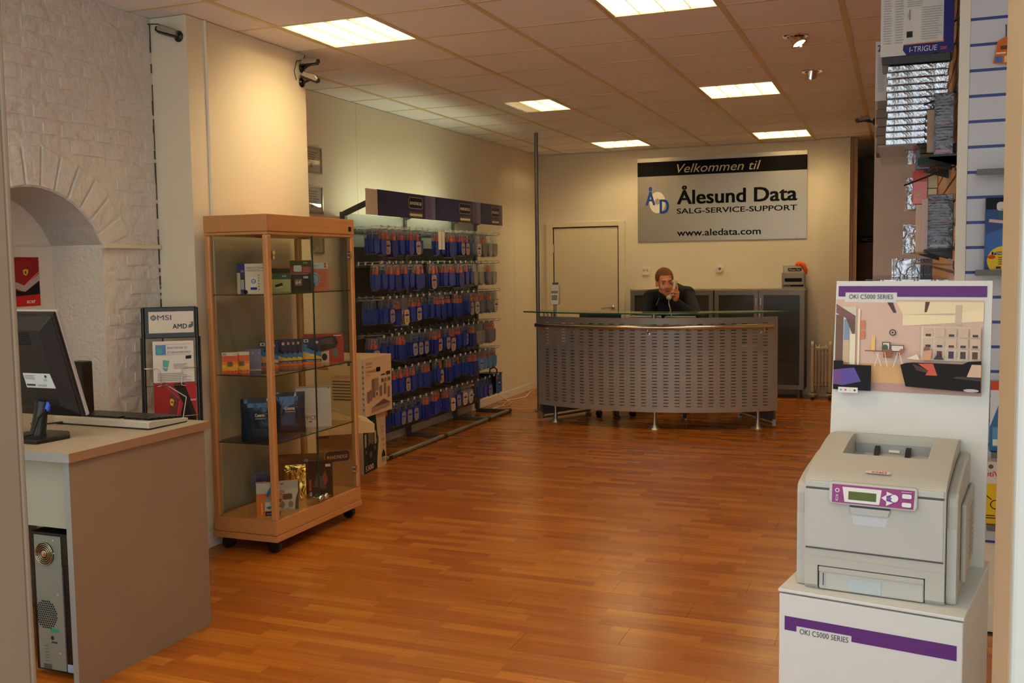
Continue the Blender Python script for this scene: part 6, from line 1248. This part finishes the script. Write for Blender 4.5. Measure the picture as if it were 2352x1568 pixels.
o = MB().box(0, 0, 0, c_[0]-a_[0], .45, .035).build('software_box', mat('olive_green_box', (84, 92, 40), .3, coat=.4), None, bevel=.002, loc=(a_[0], 4.97, z_g+.035), label='olive green box lying flat below the dark high box', cat='software box'); bracket_shelf('small clear shelf under the olive green box', a_[0], 4.93, SX-.001, 5.45, z_g+.0345, M_ACR, M_BLACK)
def p_redb(q, w, h): q.rect(0, h*.68, w, h, (190, 66, 56)); q.disc(w*.4, h*.3, w*.18, (226, 170, 120)); q.greek(w*.2, h*.1, w*.7, h*.2, 3, (240, 170, 140))
r1 = swbox('glossy red software box hanging under the navy one', (2097, 394), (2130, 468), 5.4, .05, M_RDB, -8, p_redb); shelf_for(*r1, 5.4, .06, 'small clear shelf under the red software box', M_ACR)
swbox('glossy yellow software box next to the red one', (2131, 396), (2152, 466), 5.40, .05, M_YLB, -8, lambda q, w, h: (q.rect(0, h*.5, w, h, (206, 196, 150)), q.line(0, h*.48, w, h*.48, .004, (40, 40, 30))))
r1 = swbox('silver shrink-wrapped box against the partition, upper one', (2081, 408), (2104, 481), 6.6, .05, M_SHR, 0); shelf_for(*r1, 6.6, .06, 'small clear shelf under the upper silver box', M_ACR)
r1 = swbox('silver shrink-wrapped box against the partition, lower one', (2074, 514), (2105, 581), 6.3, .06, M_SHR, 0); shelf_for(*r1, 6.3, .07, 'small clear shelf under the lower silver box', M_ACR)
r1 = swbox('large dark shrink-wrapped software box at eye level on the slatwall', (2132, 447), (2188, 571), 4.72, .05, M_SHD, -3, p_txt((150, 154, 164), (170, 170, 180))); shelf_for(*r1, 4.72, .45, 'black shelf at eye level under the large dark software box')
swbox('pinkish software box behind the large dark one', (2118, 456), (2140, 574), 4.86, .05, M_PKB, -3); swbox('beige software box behind the pinkish one', (2104, 470), (2128, 578), 5.02, .05, mat('beige_spine_box', (214, 190, 168), .35), -3)
zl = fy(2100, 640, 5.3)[2]
bracket_shelf('long clear shelf of small silver boxes just above the printer picture', -.16, 5.25, SX-.001, 6.5, zl, M_ACR)
for i, (x0, x1, Y) in enumerate(((2048, 2052, 5.62), (2054, 2094, 5.6), (2096, 2113, 5.58), (2114, 2121, 5.5), (2123, 2131, 5.48), (2132, 2141, 5.46))):
    a, c = fy(x0, 594, Y), fy(x1, 637, Y); w = c[0]-a[0]; m_ = M_SHR if i < 3 else M_SHD
    MB().box(0, 0, 0, w, .13, a[2]-zl).build('small_case', m_, None, bevel=.001, loc=(a[0], Y, zl+.0005), rot=R(0), label=('small silver wrapped case standing on the clear shelf above the printer picture', 'dark narrow case standing at the slatwall end of that clear shelf')[i > 2], cat='software case', group=('small silver cases', 'dark narrow cases')[i > 2])
zl2 = fy(2100, 662, 5.1)[2]; bracket_shelf('lower clear shelf of flat silver cases partly hidden by the printer picture', -.2, 4.95, SX-.001, 5.2, zl2-.03, M_ACR)
for i in range(4):
    a = fy(2022+40*i, 655, 5.0); c = fy(2060+40*i, 655, 5.0); MB().box(0, 0, 0, c[0]-a[0], .16, fy(2100, 642, 5.0)[2]-zl2+.03).build('flat_case', M_SHR, None, bevel=.001, loc=(a[0], 5.0, zl2-.0295), label='flat silver wrapped case lying on the lower clear shelf behind the printer picture', cat='software case', group='flat silver cases')
# hook arms sticking out of the wooden slatwall
for i, (z_, y_, l_) in enumerate(((2.56, 4.62, .1), (2.46, 4.6, .12), (2.26, 4.6, .13), (1.95, 4.62, .2), (1.53, 4.6, .16))):
    t = thing('slatwall_hook', 'black slatwall hook arm, %s from the top on the maple slats' % ('first', 'second', 'third', 'fourth', 'lowest')[i], 'hook', (SX, y_, z_), 0, 'slatwall hooks'); MB().box(-.004, -.014, -.018, .004, .014, .018).build('clip', M_BLACK, t); MB().tube([(0, 0, 0), (-l_, .35 if i in (3,) else .0, -.05 if i < 4 else .01)], .004, 6).build('prong', M_BLACK if i < 4 else M_CHROME, t)
bk = MB().box(-.006, -.02, -.012, .012, .003, .02).mesh('slat_clip', M_BLACK)
for z_ in zk:
    if .9 < z_ < 2.8: o = ob('slat_clip', bk, wr, (SX, SY+.03, z_))
# pale slatwall facing the entrance
t = thing('luggage_tag', 'orange carded tag hanging on the pale grey slatwall', 'tag', fy(2311, 84, SY-.02)); MB().prism([(-.045, -.10), (.03, -.112), (.03, -.02), (.0, .0), (-.03, -.015)], (0, 0, 0), (1, 0, 0), (0, 0, 1), (0, -1, 0), .003).build('card', pm((214, 110, 40)), t)
q = Pr((0, -.003, 0)); q.rect(-.038, -.1, -.012, -.075, (90, 110, 170)); q.rect(-.005, -.1, .02, -.075, (226, 206, 150)); q.rect(-.02, -.05, .02, -.035, (120, 60, 20)); q.rect(-.035, -.066, .0, -.06, (240, 220, 200)); q.build('card_print', t); MB().tube([(0, -.001, 0), (0, .005, .03), (0, .018, .05)], .002, 6).build('loop', M_BLACK, t)
def ledge(lab, px0, pxy, zdrop=0.):
    p = fy(px0, pxy, SY-.0); t = thing('slatwall_ledge', lab, 'shelf', (p[0], SY, p[2])); MB().box(0, -.13, -.004, .7, 0, .0).build('plate', M_BLACK, t); MB().box(-.003, -.134, -.018, .7, -.13, .006).build('front_edge', mat('grey_ledge_edge', (96, 96, 98), .4), t); return p
ledge('empty black ledge high on the pale slatwall', 2240, 398)
p1 = ledge('black ledge carrying the blue graphics card box on the pale slatwall', 2236, 622)
p2 = ledge('black ledge low on the pale slatwall carrying a blue and silver box', 2272, 1028); p3 = ledge('black ledge carrying the yellow security box on the pale slatwall', 2262, 1190)
def p_nv(q, w, h):
    q.rect(0, 0, w, h, (44, 74, 130)); q.rect(0, h*.84, w, h, (34, 38, 44)); q.poly([(0, h*.5), (w, h*.8), (w, h*.55), (0, h*.2)], (56, 100, 170)); q.poly(rrect(w*.34, h*.12, .012, 3, w*.33, h*.88), (206, 206, 190)); q.disc(w*.33, h*.90, .014, (110, 140, 60), ry=.008); q.greek(w*.22, h*.83, w*.45, h*.85, 1, (110, 110, 100)); q.rect(w*.18, h*.72, w*.5, h*.8, (40, 90, 96)); q.line(w*.05, h*.69, w*.5, h*.64, .012, (206, 176, 176)); q.disc(w*.27, h*.14, w*.24, (226, 190, 40), ry=w*.24); q.rect(w*.1, h*.22, w*.5, h*.26, (20, 20, 20)); q.text('Power', w*.13, h*.225, .018, (230, 226, 214), .01); q.disc(w*.1, h*.19, .014, (206, 50, 40), ry=.008); q.greek(w*.2, h*.08, w*.45, h*.2, 4, (120, 96, 20)); q.rect(w*.17, h*.03, w*.24, h*.06, (60, 40, 20))
o = MB().box(0, 0, 0, .24, .055, .29).build('graphics_card_box', pm((30, 32, 60), .3), None, bevel=.003, loc=(fy(2262, 620, SY-.1)[0], SY-.085, p1[2]+.0005), label='blue graphics card box with a yellow round sticker on the pale slatwall', cat='product box'); q = Pr((0, 0, 0)); p_nv(q, .24, .29); q.build('front_print', o)
o = MB().box(0, 0, 0, .2, .05, .285).build('blue_silver_box', pm((60, 110, 160), .2), None, bevel=.003, loc=(fy(2273, 1020, SY-.1)[0], SY-.085, p2[2]+.0005), label='blue and silver box with a red top low on the pale slatwall', cat='product box'); q = Pr((0, 0, 0)); q.rect(0, .25, .2, .285, (206, 70, 40)); q.poly([(0, .1), (.05, .25), (0, .25)], (214, 220, 226)); q.rect(.01, .02, .05, .1, (90, 150, 190)); q.rect(.012, .025, .03, .05, (226, 226, 226)); q.build('front_print', o)
o = MB().box(0, 0, 0, .2, .05, .255).build('security_box', pm((214, 206, 200), .3), None, bevel=.003, loc=(fy(2252, 1188, SY-.1)[0]-.02, SY-.085, p3[2]+.0005), label='white and yellow antivirus box low on the pale slatwall', cat='product box'); q = Pr((0, 0, 0)); q.rect(0, 0, .2, .165, (226, 184, 30)); q.text('AntiVirus', .012, .195, .032, (190, 34, 40), .01, width=.12); q.disc(.055, .235, .009, (110, 80, 50)); q.ring(.075, .08, .02, .004, (60, 44, 20)); q.line(.035, .12, .06, .1, .004, (60, 44, 20)); q.greek(.03, .02, .08, .04, 2, (90, 70, 20)); q.build('front_print', o)
